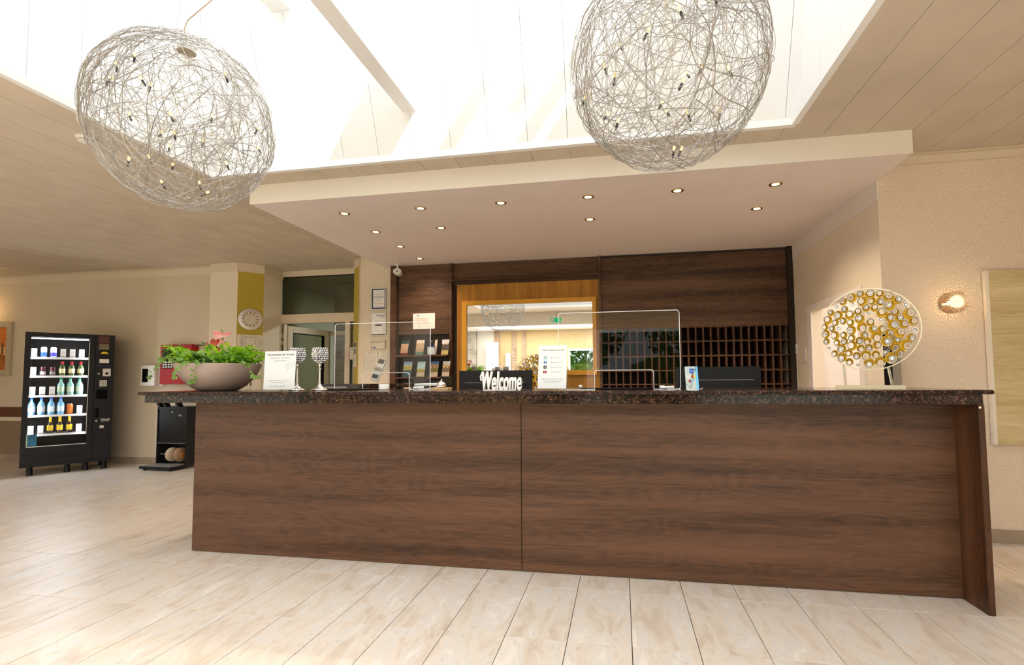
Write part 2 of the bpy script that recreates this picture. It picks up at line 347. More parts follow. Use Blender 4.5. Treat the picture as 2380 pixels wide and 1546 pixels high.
for k, (d, x, y) in enumerate(cand):
    if k < 300: link('tile', tme, fl).location = (x, y, 0)
    else: rest.box(x+.0013, x+.2987, y+.0013, y+.5987, -.012, 0)
o = rest.obj('tile_field', M['tile'], fl); o['kind'] = 'stuff'
# ceiling: backing with a hole, boards running front to back
cl = B(); Y0 = -.1
cl.box(-11.2, LX0, Y0, 7.2, ZC+.016, ZC+.10); cl.box(RX0, RX1, Y0, 7.2, ZC+.016, ZC+.10); cl.box(LX0, RX0, LY1, 7.2, ZC+.016, ZC+.10); cl.box(LX0, RX0, Y0, LY0, ZC+.016, ZC+.10)
cl = struct(cl.obj('ceiling', M['greyd']), 'board ceiling around the lantern opening')
def board(x0, x1, y0, y1): B().box(x0+.0008, x1-.0008, y0, y1, ZC, ZC+.016).obj('ceiling_board', M['board'], cl, bevel=.0018)
bx = -1.553
k = -32
while bx+.3*k < RX1:
    a, b = bx+.3*k, min(bx+.3*k+.3, RX1-.01); k += 1
    if a < -11.1: continue
    if b <= LX0+.01 or a >= RX0-.01:
        ye = 6.5 if a < -5.5 or a > 1.9 else 7.13
        board(a, b, Y0, ye if a < 1.9 else 4.383)
    elif a < LX0 or b > RX0:
        board(a, b, LY1, 6.5); board(a, b, Y0, LY0)
        if a < LX0: board(a, LX0, LY0, LY1)
        if b > RX0: board(RX0, b, LY0, LY1)
    else:
        board(a, b, LY1, 7.13 if a < -3 else 6.5); board(a, b, Y0, LY0)
# lantern
T21 = math.tan(math.radians(21)); ZU, ZT = 3.013, 5.0
def slopeY(z, s=1): return (3.66-(z-ZU)*T21) if s == 1 else (LY0+.02+(z-ZU)*T21)
lt = struct(bpy.data.objects.new('ceiling_lantern', None), 'white boarded skylight lantern'); COL.objects.link(lt)
for nm, y0, y1, x0, x1 in (('upstand', LY1-.03, LY1+.012, LX0, RX0), ('upstand', LY0-.012, LY0+.03, LX0, RX0), ('upstand', LY0+.031, LY1-.031, LX0-.012, LX0+.03), ('upstand', LY0+.031, LY1-.031, RX0-.03, RX0+.012)):
    B().box(x0, x1, y0, y1, ZC-.001, ZU).obj(nm, M['lantern'], lt)
for s in (1, -1):
    B().prism([(slopeY(ZU-.05, s), ZU-.05), (slopeY(ZT, s), ZT), (slopeY(ZT, s)+.08*s, ZT), (slopeY(ZU-.05, s)+.08*s, ZU-.05)], 'X', LX0-.1, RX0+.1).obj('slope_backing', M['greyd'], lt)
    x = -2.46-1.2
    while x < RX0:
        a, b = max(x, LX0), min(x+.3, RX0)
        if b-a > .02:
            B().prism([(slopeY(ZU-.03, s)-.012*s, ZU-.03), (slopeY(ZT, s)-.012*s, ZT), (slopeY(ZT, s)+.001*s, ZT), (slopeY(ZU-.03, s)+.001*s, ZU-.03)], 'X', a+.0012, b-.0012).obj('lantern_board', M['lantern'], lt, bevel=.0012)
        x += .3
for X, s in ((LX0, -1), (RX0, 1)):
    B().box(min(X, X+.08*s), max(X, X+.08*s), LY0-.1, LY1+.1, ZU-.05, ZT).obj('end_wall', M['lantern'], lt)
    y = LY0+.1
    while y < LY1-.1:
        B().box(min(X, X-.008*s), max(X, X-.008*s), y+.0015, min(y+.3, LY1)-.0015, ZU, ZT).obj('lantern_board', M['lantern'], lt); y += .3
B().box(LX0-.1, RX0+.1, slopeY(ZT, -1)-.2, slopeY(ZT, -1), ZT, ZT+.1).obj('ridge_cap', M['lantern'], lt)
B().box(LX0-.1, RX0+.1, slopeY(ZT), slopeY(ZT)+.2, ZT, ZT+.1).obj('ridge_cap', M['lantern'], lt)
B().box(LX0, RX0, slopeY(ZT, -1), slopeY(ZT), ZT, ZT+.01).obj('roof_glass', M['pane'], lt)
for x0, x1, zb, h in ((-1.62, -1.51, 3.285, .5), (-2.542, -2.39, 4.003, .2), (-.11, -.01, 4.4, .05), (.50, .60, 4.4, .05)):
    yb = slopeY(zb)+.05; yf = slopeY(zb, -1)-.05
    B().box(x0, x1, yf, yb, zb, zb+h).obj('cross_beam', M['lantern'], lt, bevel=.002)

def wallbox(name, mats, *a, label=None, bevel=0): return struct(B().box(*a).obj(name, mats, bevel=bevel), label)
YB = 6.5
wallbox('wall_back_left', M['wall'], -11.2, -5.93, YB, YB+.2, 0, ZC+.05, label='beige plaster wall behind the drinks machine')
wallbox('wall_back', M['wall_s'], -3.60, 2.3, YB+.02, YB+.2, 0, ZC+.05, label='wall carrying the wood panelling')
# right room wall + side wall with doorway
wallbox('wall_right_front', M['wall_r'], 2.032, RX1+.1, 4.383, 4.55, 0, ZC+.05, label='peach plaster wall with the sconce')
sw = struct(bpy.data.objects.new('wall_right', None), 'cream side wall with a doorway'); COL.objects.link(sw)
B().box(2.03, 2.13, 5.88, YB+.1, 0, 2.79).obj('wall_panel', M['wall_s'], sw)
B().box(2.03, 2.13, 4.5515, 4.78, 0, 2.79).obj('wall_panel', M['wall_s'], sw)
B().box(2.027, 2.0315, 4.3835, 4.551, 0, 2.627).obj('wall_panel', M['wall_s'], sw)
B().box(2.03, 2.13, 4.781, 5.879, 1.955, 2.79).obj('wall_panel', M['wall_s'], sw)
B().box(2.024, 2.0316, 4.3835, YB+.1, 2.628, ZS+.02).obj('frieze', M['wallw'], sw)
d2 = struct(bpy.data.objects.new('door_2', None), 'doorway in the side wall behind the desk'); COL.objects.link(d2)
cs = B(); cs.box(2.012, 2.03, 5.87, 5.985, 0, 1.939); cs.box(2.012, 2.03, 4.70, 4.79, 0, 1.939); cs.box(2.012, 2.03, 4.70, 5.985, 1.94, 2.006)
cs.obj('architrave', M['wallw'], d2, bevel=.003)
B().box(2.13, 3.4, 5.95, 6.05, 0, 2.3).obj('room_wall', M['wallw'], d2); B().box(3.4, 3.5, 4.55, 6.05, 0, 2.3).obj('room_wall', M['fascia'], d2); B().box(2.13, 3.5, 4.55, 6.05, 2.3, 2.35).obj('room_ceiling', M['white'], d2)
B().box(2.05, 2.30, 4.60, 4.64, .01, 1.98).obj('inner_jamb', M['greyd'], d2)
light('inner_room_lamp', 'AREA', (2.8, 5.2, 2.28), (0, 0, 0), 14, (1, .93, .85), size=.5)
lf = B().box(2.035, 2.097, 4.30, 4.37, 0, 1.55).obj('door_leaf', mat('taupe_leaf', (.33, .28, .23), .5), d2, bevel=.002)
B().box(2.010, 2.035, 4.298, 4.372, 0, 1.56).obj('dark_edge', M['black'], d2)
struct(B().box(2.13, RX1, 4.371, 4.383, 0, .096).obj('baseboard_right', M['base'], bevel=.002), 'stone skirting under the sconce wall')
tr = B().box(2.04, RX1, 4.355, 4.383, 2.893, 2.955); tr.box(2.04, RX1, 4.30, 4.383, 2.955, 2.9605)
struct(tr.obj('trim_1', M['trimw'], bevel=.003), 'cream cove strip above the peach wall')
wallbox('wall_far_right', M['wall_r'], RX1, RX1+.1, -3.1, 4.5, 0, ZC+.05)
wallbox('wall_far_left', M['wall'], -11.3, -11.2, -3.1, 6.6, 0, ZC+.05)
# left: stripe, dado, baseboard
st = B().box(-11.1, -7.95, YB-.008, YB, .681, .839); struct(st.obj('trim_2', M['brown']), 'brown painted band on the back wall')
struct(B().box(-11.1, -7.95, YB-.006, YB, .62, .681).obj('trim_3', M['trimw']), 'cream line under the brown band')
struct(B().box(-11.1, -7.95, YB-.004, YB, .1, .62).obj('trim_4', M['dado']), 'taupe dado')
bl = struct(bpy.data.objects.new('baseboard_left', None), 'stone skirting tiles behind the drinks machine'); COL.objects.link(bl)
x = -11.1
while x < -5.95:
    B().box(x+.001, min(x+.3, -5.94)-.001, YB-.012, YB, 0, .10).obj('skirting_tile', M['base'], bl, bevel=.001); x += .3
tr = B().box(-11.1, -5.93, YB-.012, YB, 2.82, 2.93)
struct(tr.obj('trim_5', M['trimw'], bevel=.002), 'cream strip under the ceiling, left')
# pillar, octagonal, left of the glass door
PL = [(-5.936, 6.44), (-5.475, 6.44), (-5.25, 6.70), (-5.262, 7.14), (-5.936, 7.14)]
struct(B().prism(PL, 'Z', 0, ZC).obj('wall_pillar_left', M['wall_s']), 'cream pillar with a yellow slanting face')
def slab_on(p, q, t, z0, z1, name, m, u0=0, u1=1, parent=None, bevel=0):   # thin box on the face p->q, t proud
    p, q = Vector((*p, 0)), Vector((*q, 0)); d = q-p; n = Vector((d.y, -d.x, 0)).normalized()
    a, b = p+d*u0, p+d*u1
    pts = [(a.x, a.y), (b.x, b.y), ((b+n*t).x, (b+n*t).y), ((a+n*t).x, (a+n*t).y)]
    return B().prism(pts, 'Z', z0, z1).obj(name, m, parent, bevel=bevel)
tp = struct(bpy.data.objects.new('trim_6', None), 'cream head strip round the left pillar'); COL.objects.link(tp)
for i in range(3): slab_on(PL[i], PL[i+1], .012, 2.83, ZC-.002, 'head_strip', M['trimw'], parent=tp)
struct(slab_on(PL[1], PL[2], .003, 0, 2.83, 'trim_7', M['yellow'], .0, 1), 'olive yellow painted face of the left pillar')
PR = [(-3.83, 7.14), (-3.80, 6.74), (-3.595, 6.50), (-3.595, 7.14)]
struct(B().prism(PR, 'Z', 0, ZC).obj('wall_pillar_right', M['wall_s']), 'cream wall end with a yellow slanting face')
struct(slab_on(PR[1], PR[2], .003, 0, 2.83, 'trim_8', M['yellow']), 'olive yellow painted face beside the certificates')
tp = struct(bpy.data.objects.new('trim_9', None), 'cream head strip at the right of the glass door'); COL.objects.link(tp)
slab_on(PR[1], PR[2], .012, 2.83, ZC-.002, 'head_strip', M['trimw'], parent=tp)
# soffit over the desk
sf = struct(bpy.data.objects.new('ceiling_soffit', None), 'lowered plaster ceiling over the reception desk'); COL.objects.link(sf)
B().box(-3.2, 2.03, 3.892, YB+.05, ZS, ZC-.002).obj('soffit_body', M['soffit'], sf)
B().box(-3.205, 2.034, 3.886, 3.892, ZS-.001, ZC-.001).obj('soffit_fascia', M['fascia'], sf)
# glass door wall
YD = 7.13
d1 = struct(bpy.data.objects.new('door_1', None), 'cream framed glass door and fanlight at the back'); COL.objects.link(d1)
fr = B(); fr.box(-5.36, -3.6, YD, YD+.08, 2.87, ZC); fr.box(-5.36, -5.30, YD, YD+.08, 0, 2.87); fr.box(-5.30, -3.6, YD, YD+.08, 2.13, 2.27); fr.box(-4.17, -4.085, YD, YD+.08, 0, 2.13); fr.box(-3.83, -3.6, YD, YD+.08, 0, 2.87)
fr.obj('door_frame', M['frame_b'], d1, bevel=.004)
g = B(); g.box(-5.30, -5.285, YD+.02, YD+.06, 2.27, 2.87); g.box(-5.285, -3.8, YD+.02, YD+.06, 2.86, 2.87); g.box(-4.085, -4.07, YD+.02, YD+.06, 0, 2.13); g.obj('gasket', M['black'], d1)
B().box(-5.285, -3.8, YD+.035, YD+.045, 2.27, 2.86).obj('fanlight_pane', M['dpane'], d1)
B().box(-4.07, -3.83, YD+.035, YD+.045, 0, 2.12).obj('side_pane', M['dpane'], d1)
# open leaf swung into the corridor, hinged left
lfr = bpy.data.objects.new('open_leaf', None); COL.objects.link(lfr); lfr.parent = d1; lfr.location = (-5.20, YD+.09, 0); lfr.rotation_euler = (0, 0, math.radians(80))
lb = B(); W_ = .90; lb.box(0, .10, 0, .06, .01, 2.10); lb.box(W_-.10, W_, 0, .06, .01, 2.10); lb.box(.10, W_-.1, 0, .06, 2.0, 2.10); lb.box(.10, W_-.1, 0, .06, .01, .14); lb.obj('leaf_frame', M['frame_b'], lfr, bevel=.003)
lb = B(); lb.ring([(.10, .14), (W_-.10, .14), (W_-.10, 2.0), (.10, 2.0)], [(.115, .155), (W_-.115, .155), (W_-.115, 1.985), (.115, 1.985)], 'Y', .005, .055); lb.obj('leaf_gasket', M['black'], lfr)
B().box(.115, W_-.115, .025, .033, .155, 1.985).obj('leaf_pane', M['dpane'], lfr)
hb = B(); hb.box(-5.295, -5.255, YD-.012, YD+.05, 1.80, 1.86); hb.box(-5.295, -5.255, YD-.012, YD+.05, 1.90, 1.98); hb.tube([(-5.27, YD-.012, 1.78), (-5.27, YD-.012, 2.0)], .012, 8); hb.obj('hinge', M['plast'], d1)
B().box(-5.235, -5.215, YD+.02, YD+.08, 0, 2.12).obj('rebate', M['frame_b'], d1)
# corridor
cr_ = struct(bpy.data.objects.new('wall_corridor', None), 'dim corridor beyond the glass door'); COL.objects.link(cr_)
B().box(-5.9, -5.8, 7.25, 12, 0, ZC).obj('corridor_wall', M['corr'], cr_); B().box(-5.9, -1.9, 11.9, 12, 0, ZC).obj('corridor_wall', M['corr'], cr_); B().box(-2.0, -1.9, 7.25, 12, 0, ZC).obj('corridor_wall', M['corr'], cr_)
B().box(-5.9, -1.9, 7.21, 12, ZC, ZC+.05).obj('corridor_ceiling', M['corrc'], cr_)
B().box(-5.9, -5.37, 7.14, 7.25, 0, ZC).obj('corridor_wall', M['corr'], cr_); B().box(-3.6, -1.9, 7.14, 7.25, 0, ZC).obj('corridor_wall', M['corr'], cr_)
light('corridor_lamp', 'AREA', (-3.4, 9.4, ZC-.02), (0, 0, 0), 85, (.95, 1, .9), size=.6)
sp_ = struct(bpy.data.objects.new('wall_stone_pier', None), 'slate clad pier in the corridor'); COL.objects.link(sp_)
B().box(-5.04, -4.50, 8.3, 8.6, 0, 2.96).obj('pier_core', M['greyd'], sp_)
z = 0
while z < 2.9:
    h = random.choice((.035, .05, .07)); x = -5.05
    while x < -4.51:
        l = random.uniform(.10, .28); e = min(x+l, -4.49)
        B().box(x+.002, e-.002, 8.3-random.uniform(.012, .035), 8.3, z+.002, z+h-.002).obj('stone', M['stone'], sp_); x = e
    z += h
i2 = B(); i2.box(-5.16, -5.10, 8.18, 8.25, 0, 2.10); i2.box(-5.10, -4.5, 8.18, 8.25, 2.03, 2.10)
struct(i2.obj('door_3', M['frame_b']), 'second door frame in the corridor')
# rear of the room (seen only in the mirror)
rw = struct(bpy.data.objects.new('wall_front', None), 'entrance side of the lobby, behind the viewer'); COL.objects.link(rw)
n = 24; pts = []
for i in range(n+1):
    x = -11.2+15.9*i/n; pts.append((x, -.1+.30*(1-((x+1.2)/10)**2)-.25))
pts2 = [(x, y-.12) for x, y in pts][::-1]
B().prism(pts+pts2, 'Z', 2.62, ZC+.05).obj('curved_fascia', M['fascia'], rw)
for a in ((-11.2, -9.8, -3.1, -.36), (-5.4, -4.3, -3.1, -.36), (1.5, RX1, -3.1, -.36), (-4.3, 1.5, -3.1, -2.4), (-4.3, 1.5, -.5, -.36), (-9.8, -5.4, -3.1, -2.4), (-9.8, -5.4, -.5, -.36)): B().box(*a, 2.78, 2.96).obj('rear_ceiling', M['white'], rw)
B().box(-4.3, 1.5, -2.4, -.5, 2.95, 2.96).obj('added_roof_panel', M['opal'], rw); B().box(-9.8, -5.4, -2.4, -.5, 2.95, 2.96).obj('added_roof_panel', M['opal'], rw)  # panels made up to go with the added ceiling fill lights
wy = -3.0
for x0, x1, z0, z1, m in ((-11.2, -10.2, 0, 2.8, 'rear'), (-10.2, -5.9, 2.45, 2.8, 'rear'), (-5.9, -1.62, 0, 2.8, 'rear'), (-1.62, 3.9, 2.17, 2.8, 'rear'), (3.9, RX1, 0, 2.8, 'rear'), (-.6, -.45, 0, 2.17, 'white')):
    B().box(x0, x1, wy-.1, wy, z0, z1).obj('rear_wall', M[m], rw)
wn = struct(bpy.data.objects.new('window_1', None), 'entrance glazing'); COL.objects.link(wn)
for x0, x1, z1 in ((-10.2, -5.9, 2.45), (-1.62, -.6, 2.17), (-.45, 3.9, 2.17)):  # the two outer openings, out of view, are put in for the fill lights
    B().box(x0, x1, wy-.06, wy-.05, .02, z1).obj('pane', M['pane'], wn)
    B().ring([(x0, 0), (x1, 0), (x1, z1), (x0, z1)], [(x0+.05, .05), (x1-.05, .05), (x1-.05, z1-.07), (x0+.05, z1-.07)], 'Y', wy-.09, wy-.02).obj('window_frame', M['white'], wn)
def stones(x0, x1, y, z0, z1, m, par, hs, ls):
    z = z0
    while z < z1:
        h = random.choice(hs); x = x0
        while x < x1-.01:
            e = min(x+random.uniform(*ls), x1); B().box(x+.001, e-.001, y, y+random.uniform(.015, .04), z+.001, min(z+h, z1)-.001).obj('stone', m, par); x = e
        z += h
c1 = struct(bpy.data.objects.new('wall_stone_column', None), 'slate clad column by the entrance'); COL.objects.link(c1)
B().box(-4.89, -4.60, wy, wy+.05, 0, 2.78).obj('column_core', M['greyd'], c1); stones(-4.89, -4.60, wy+.05, .9, 2.78, M['stone'], c1, (.04, .06, .08), (.1, .3))
for x0, x1 in ((-4.03, -3.83), (-3.44, -3.27), (-3.10, -2.96)):
    s_ = B()
    z = .9
    while z < 2.78:
        x = x0
        while x < x1-.01:
            e = min(x+random.uniform(.05, .12), x1); s_.box(x+.001, e-.001, wy, wy+random.uniform(.015, .035), z+.001, z+.034); x = e
        z += .035
    o = s_.obj('stone_strip', M['stoneb'], rw); o['kind'] = 'stuff'
B().box(-4.60, -4.03, wy, wy+.02, 0, 2.78).obj('white_panel', M['offw'], rw)
B().box(-4.20, -3.80, wy+.3, wy+.36, 0, 2.39).obj('pale_door', M['offw'], rw); B().box(-3.64, -3.47, wy+.02, wy+.05, .9, 2.05).obj('pale_cupboard', M['offw'], rw)
struct(B().box(-60, 60, -60, -3.2, -.15, -.05).obj('ground_outside', M['grass']), 'lawn outside the entrance')

# ------------------------------------------------------------------ reception counter
ct = thing('reception_counter', 'long walnut reception counter with a dark speckled granite top', 'counter', (0, 0, 0))
B().box(-3.096, -.648, 3.257, 3.28, .004, 1.083).obj('front_panel', M['counter'], ct, bevel=.0015)
B().box(-.644, 1.845, 3.257, 3.28, .004, 1.083).obj('front_panel', M['counter'], ct, bevel=.0015)
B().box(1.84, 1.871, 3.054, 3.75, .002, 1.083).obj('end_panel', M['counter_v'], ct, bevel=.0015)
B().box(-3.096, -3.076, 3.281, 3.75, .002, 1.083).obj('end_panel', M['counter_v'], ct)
B().box(-3.07, 1.835, 3.70, 3.72, .002, 1.0).obj('back_panel', M['counter'], ct)
B().box(-3.325, 1.868, 3.055, 3.80, 1.083, 1.136).obj('granite_apron', M['granite'], ct, bevel=.002)
def nose(x0, x1, y0, y1, name):
    pr = [(y0+.012, 1.1365), (y0+.003, 1.139), (y0, 1.147), (y0+.003, 1.155), (y0+.012, 1.160), (y1-.004, 1.160), (y1, 1.156), (y1, 1.1365)]
    return B().prism([(y, z) for y, z in pr], 'X', x0, x1).obj(name, M['granite'], ct, smooth=False, bevel=.004)
nose(-3.358, 1.905, 3.025, 3.83, 'granite_top')
B().box(-3.07, -2.36, 3.83, 5.0, 1.125, 1.160).obj('granite_return', M['granite'], ct, bevel=.006)
B().box(-3.0, -2.42, 3.84, 4.95, .002, 1.125).obj('return_body', M['counter'], ct)
B().box(-2.95, -1.85, 4.60, 4.98, 1.160, 1.195).obj('granite_ledge', M['granite'], ct, bevel=.006)
B().box(-1.95, -1.9, 4.60, 4.98, .002, 1.16).obj('ledge_leg', M['counter_v'], ct)
s_ = B().tube([(1.845, 3.052, 1.068), (1.845, 3.046, 1.068)], .006, 10); s_.obj('screw_cap', M['chrome'], ct)
for x in (-3.27, -3.22, -3.115): B().box(x, x+.02, 3.10, 3.14, 1.062, 1.083).box(x+.012, x+.028, 3.10, 3.14, 1.05, 1.064).obj('bracket', M['black'], ct)
# low desk behind
dk = thing('back_desk', 'low walnut work desk behind the counter carrying the monitors', 'desk', (0, 0, 0))
B().box(-2.30, 1.55, 3.95, 4.55, .72, .75).obj('desk_top', M['cab'], dk)
for x in (-2.28, -.5, 1.5): B().box(x, x+.03, 3.97, 4.53, 0, .72).obj('desk_leg', M['cab'], dk)

# ------------------------------------------------------------------ back cabinets
YF = 6.42     # cabinet face
def cabinet_left():
    t = thing('brochure_cabinet', 'tall walnut cabinet with brochure shelves at the left of the mirror', 'cabinet')
    B().box(-3.085, -3.0, YF, YB+.015, 0, 2.785).obj('side_post', M['cab_edge'], t, bevel=.003)
    B().box(-3.0, -2.97, YF+.03, YB+.015, 0, 2.785).obj('side_post', M['cab_dark'], t)
    B().box(-2.97, -2.235, YF+.03, YF+.05, 1.84, 2.785).obj('front_panel', M['cab'], t, bevel=.002)
    B().box(-2.235, -2.205, YF-.01, YB+.015, 0, 2.785).obj('side_post', M['cab'], t, bevel=.002)
    B().box(-2.97, -2.235, YB-.012, YB+.015, 0, 1.84).obj('back_panel', M['cab_dark'], t)
    for z in (1.555, 1.265, .98): B().box(-2.97, -2.235, YF-.12, YB-.012, z-.02, z).obj('shelf', M['cab_edge'], t, bevel=.002)
    B().box(-2.97, -2.235, YF+.03, YB+.015, .2, .22).obj('shelf', M['cab'], t)
    return t
cabinet_left()
def cabinet_mid():
    t = thing('mirror_cabinet', 'golden veneer panel with a walnut header around the mirror', 'cabinet')
    B().box(-2.205, -.262, YB-.03, YB+.015, 2.49, 2.785).obj('header_panel', M['cab'], t)
    B().box(-2.205, -.262, YF+.0, YB-.03, 2.545, 2.56).obj('header_ledge', M['cab_edge'], t, bevel=.002)
    B().box(-2.205, -2.15, YB-.02, YB+.015, 0, 2.545).obj('recess', M['cab_dark'], t)
    B().box(-2.15, -.262, YB-.035, YB+.01, 0, 2.495).obj('veneer_panel', M['gold'], t, bevel=.002)
cabinet_mid()
mf = thing('wall_mirror', 'rectangular mirror in a thick golden yellow wooden frame', 'mirror')
B().ring([(-2.07, 1.275), (-.297, 1.275), (-.297, 2.268), (-2.07, 2.268)], [(-2.003, 1.338), (-.345, 1.338), (-.345, 2.212), (-2.003, 2.212)], 'Y', YF, YB-.035).obj('frame', M['goldf'], mf, bevel=.002)
B().box(-2.003, -.345, YB-.055, YB-.036, 1.338, 2.212).obj('mirror_glass', M['mirror'], mf)
def cabinet_right():
    t = thing('key_rack_cabinet', 'walnut cabinet with rows of key pigeonholes at the right of the mirror', 'cabinet')
    B().box(-.262, -.232, YF-.01, YB+.015, 0, 2.787).obj('side_post', M['cab'], t, bevel=.002)
    B().box(-.232, 1.965, YF+.03, YF+.05, 1.855, 2.76).obj('front_panel', M['cab'], t, bevel=.002)
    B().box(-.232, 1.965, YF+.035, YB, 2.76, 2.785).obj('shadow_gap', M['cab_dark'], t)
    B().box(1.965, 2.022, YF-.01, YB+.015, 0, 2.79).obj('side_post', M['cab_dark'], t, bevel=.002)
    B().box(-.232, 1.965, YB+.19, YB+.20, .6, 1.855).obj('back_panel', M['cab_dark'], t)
    for i in range(24):
        x = -.147+.0878*i; B().box(x-.009, x+.009, YF+.03, YB+.19, .62, 1.855).obj('divider', M['cab_edge'], t)
    for z in (1.855, 1.676, 1.498, 1.322, 1.152, .98, .80, .62): B().box(-.232, 1.965, YF+.028, YB+.19, z-.009, z+.009).obj('shelf', M['cab_edge'], t)
    B().box(-.232, 1.965, YF+.03, YB+.015, 0, .60).obj('base_panel', M['cab'], t)
cabinet_right()
bpy.data.objects['wall_back'].data = B().box(-3.60, -.262, YB+.02, YB+.2, 0, ZC+.05).box(-.262, 2.3, YB+.205, YB+.3, 0, ZC+.05).box(1.97, 2.13, YB+.02, YB+.2, 0, ZC+.05).mesh('wall_back', M['wall_s'])

# ------------------------------------------------------------------ pendant wire balls
def pendant(cx, cz, cyy, label, seed):
    rnd = random.Random(seed); R, RZ = .463, .483
    t = thing('wire_pendant_lamp', label, 'pendant lamp', (cx, cyy, cz), 0, 'wire ball pendants in the lantern')
    b = B()
    for k in range(235):
        d = Vector((rnd.gauss(0, 1), rnd.gauss(0, 1), rnd.gauss(0, 1))).normalized()
        u = d.orthogonal().normalized(); u = Matrix.Rotation(rnd.uniform(0, 6.28), 3, d) @ u
        sc = rnd.choice((1, 1, .98, .96, .93, 1.012)); turn = rnd.uniform(-.35, .35); pts = []
        L = rnd.randint(14, 40); step = .10
        if rnd.random() < .18: turn = rnd.choice((-1, 1))*rnd.uniform(1.5, 4)
        for i in range(L):
            s_ = sc*(1+.012*math.sin(i*.9+k)); pts.append((d.x*R*s_, d.y*R*s_, d.z*RZ*s_))
            turn += rnd.gauss(0, .55); turn *= .93
            u = (Matrix.Rotation(turn*step, 3, d) @ u); d2 = (d*math.cos(step)+u*math.sin(step)).normalized()
            u = (u*math.cos(step)-d*math.sin(step)).normalized(); d = d2
        b.tube(pts, rnd.choice((.0012, .0015, .0019)), 4, cap=False)
    o = b.obj('wire_shell', M['wire'], t, smooth=True); o['kind'] = 'stuff'
    bm = B().lathe([(.0035, 0), (.004, .003), (.0075, .012), (.0085, .020), (.006, .028), (.001, .031)], (0, 0, 0), 10).mesh('bulb', M['bulb'], True)
    sm = B().lathe([(.0045, 0), (.006, .002), (.006, .030), (.003, .034)], (0, 0, 0), 8).mesh('socket', M['greyd'], True)
    fl_ = B()
    for i in range(22):
        a = rnd.uniform(0, 6.28); e = math.asin(rnd.uniform(-.95, .8)); r = rnd.uniform(.62, .93)
        p = Vector((math.cos(a)*math.cos(e)*R*r, math.sin(a)*math.cos(e)*R*r, math.sin(e)*RZ*r))
        s_ = link('socket', sm, t); s_.location = p; s_.rotation_euler = (PI+rnd.uniform(-.6, .6), rnd.uniform(-.6, .6), 0)
        g = link('bulb', bm, s_); g.rotation_euler = (PI, 0, 0); g.scale = (.8, .8, .8)
        fl_.tube([p, p*.6+Vector((0, 0, .12)), (0, 0, RZ*.92)], .0009, 3, cap=False)
    fl_.obj('flex', mat('clear_flex', (.75, .66, .42), .3), t)
    B().lathe([(.02, RZ-.06), (.05, RZ-.055), (.05, RZ-.02), (.012, RZ-.01), (.008, RZ+.02)], (0, 0, 0), 16).obj('ceiling_hub', M['steel'], t, smooth=True)
    B().tube([(0, 0, RZ), (-.02, .0, RZ+.09), (.0, .0, RZ+.14), (.16, 0, RZ+.24), (.02, 0, 1.6)], .004, 6).obj('supply_cable', mat('beige_cable', (.62, .50, .33), .5), t)
    c = B(); c.tube([(.07, .03, RZ*.93), (.02, .02, 1.6)], .0012, 4); c.tube([(-.05, -.03, RZ*.95), (.02, .02, 1.6)], .0012, 4)
    c.obj('suspension_wire', M['grey'], t)
    B().box(-.04, .04, -.04, .04, 1.6, 1.63).obj('carrier_bar', M['lantern'], t)
pendant(-2.456, 2.716, 2.444, 'tangled aluminium wire ball pendant above the plant end of the counter, left', 3)
pendant(.246, 2.749, 2.464, 'tangled aluminium wire ball pendant hanging over the middle right of the counter', 11)

# ------------------------------------------------------------------ downlights in the soffit
DL = [(-2.523, 4.28, 'first from the left in the front row'), (-1.772, 4.285, 'second from the left in the front row'), (-1.023, 4.295, 'third from the left in the front row'), (-.253, 4.30, 'fourth from the left in the front row'), (.488, 4.30, 'fifth from the left in the front row'), (1.255, 4.308, 'at the right end of the front row'),
      (-2.52, 4.89, 'at the left end of the second row'), (-1.80, 4.897, 'second from the left in the second row'), (-.275, 4.92, 'in the middle of the second row'), (1.261, 4.913, 'at the right end of the second row'), (-2.521, 5.494, 'third back along the left edge'), (-2.53, 6.10, 'nearest the brochure cabinet')]
for x, y, s_ in DL:
    t = thing('recessed_downlight', 'round brass rimmed downlight in the soffit, '+s_, 'downlight', (x, y, ZS), 0, 'downlights in the soffit')
    B().lathe([(.030, -.001), (.044, -.0045), (.050, -.003), (.052, -.0005), (.052, .0)], (0, 0, 0), 28).obj('rim', M['brass'], t, smooth=True)
    B().lathe([(.001, -.004), (.020, -.0045), (.031, -.003), (.031, -.001)], (0, 0, 0), 20).obj('lamp_glass', M['glow'], t)
    light('downlight_beam', 'SPOT', (0, 0, -.02), (0, 0, 0), 36, (1, .78, .54), t, spot_size=2.3, spot_blend=.8, shadow_soft_size=.03)
t = thing('ceiling_spot', 'small recessed light in the board ceiling at the far left', 'downlight', (-9.15, 6.0, ZC))
B().lathe([(.05, -.001), (.07, -.006), (.08, 0)], (0, 0, 0), 24).obj('rim', M['steel'], t, smooth=True); B().lathe([(.001, -.002), (.05, -.003)], (0, 0, 0), 20).obj('lamp_glass', M['plast'], t)
light('left_picture_lamp', 'POINT', (-10.0, 6.25, 2.4), (0, 0, 0), 2.5, (1, .6, .25), shadow_soft_size=.1)
t = thing('smoke_detector', 'round cream smoke detector on the board ceiling beside the left wire ball', 'smoke detector', (-3.69, 2.87, ZC))
B().lathe([(.055, 0), (.058, -.008), (.052, -.02), (.046, -.024), (.046, -.034), (.03, -.043), (.001, -.045)], (0, 0, 0), 32).obj('housing', M['plast'], t, smooth=True)
for k in range(3): B().ring(circ(0, 0, .0475-.002*k, 24), circ(0, 0, .044-.002*k, 24), 'Z', -.029-.003*k, -.0275-.003*k).obj('vent_slot', M['black'], t)
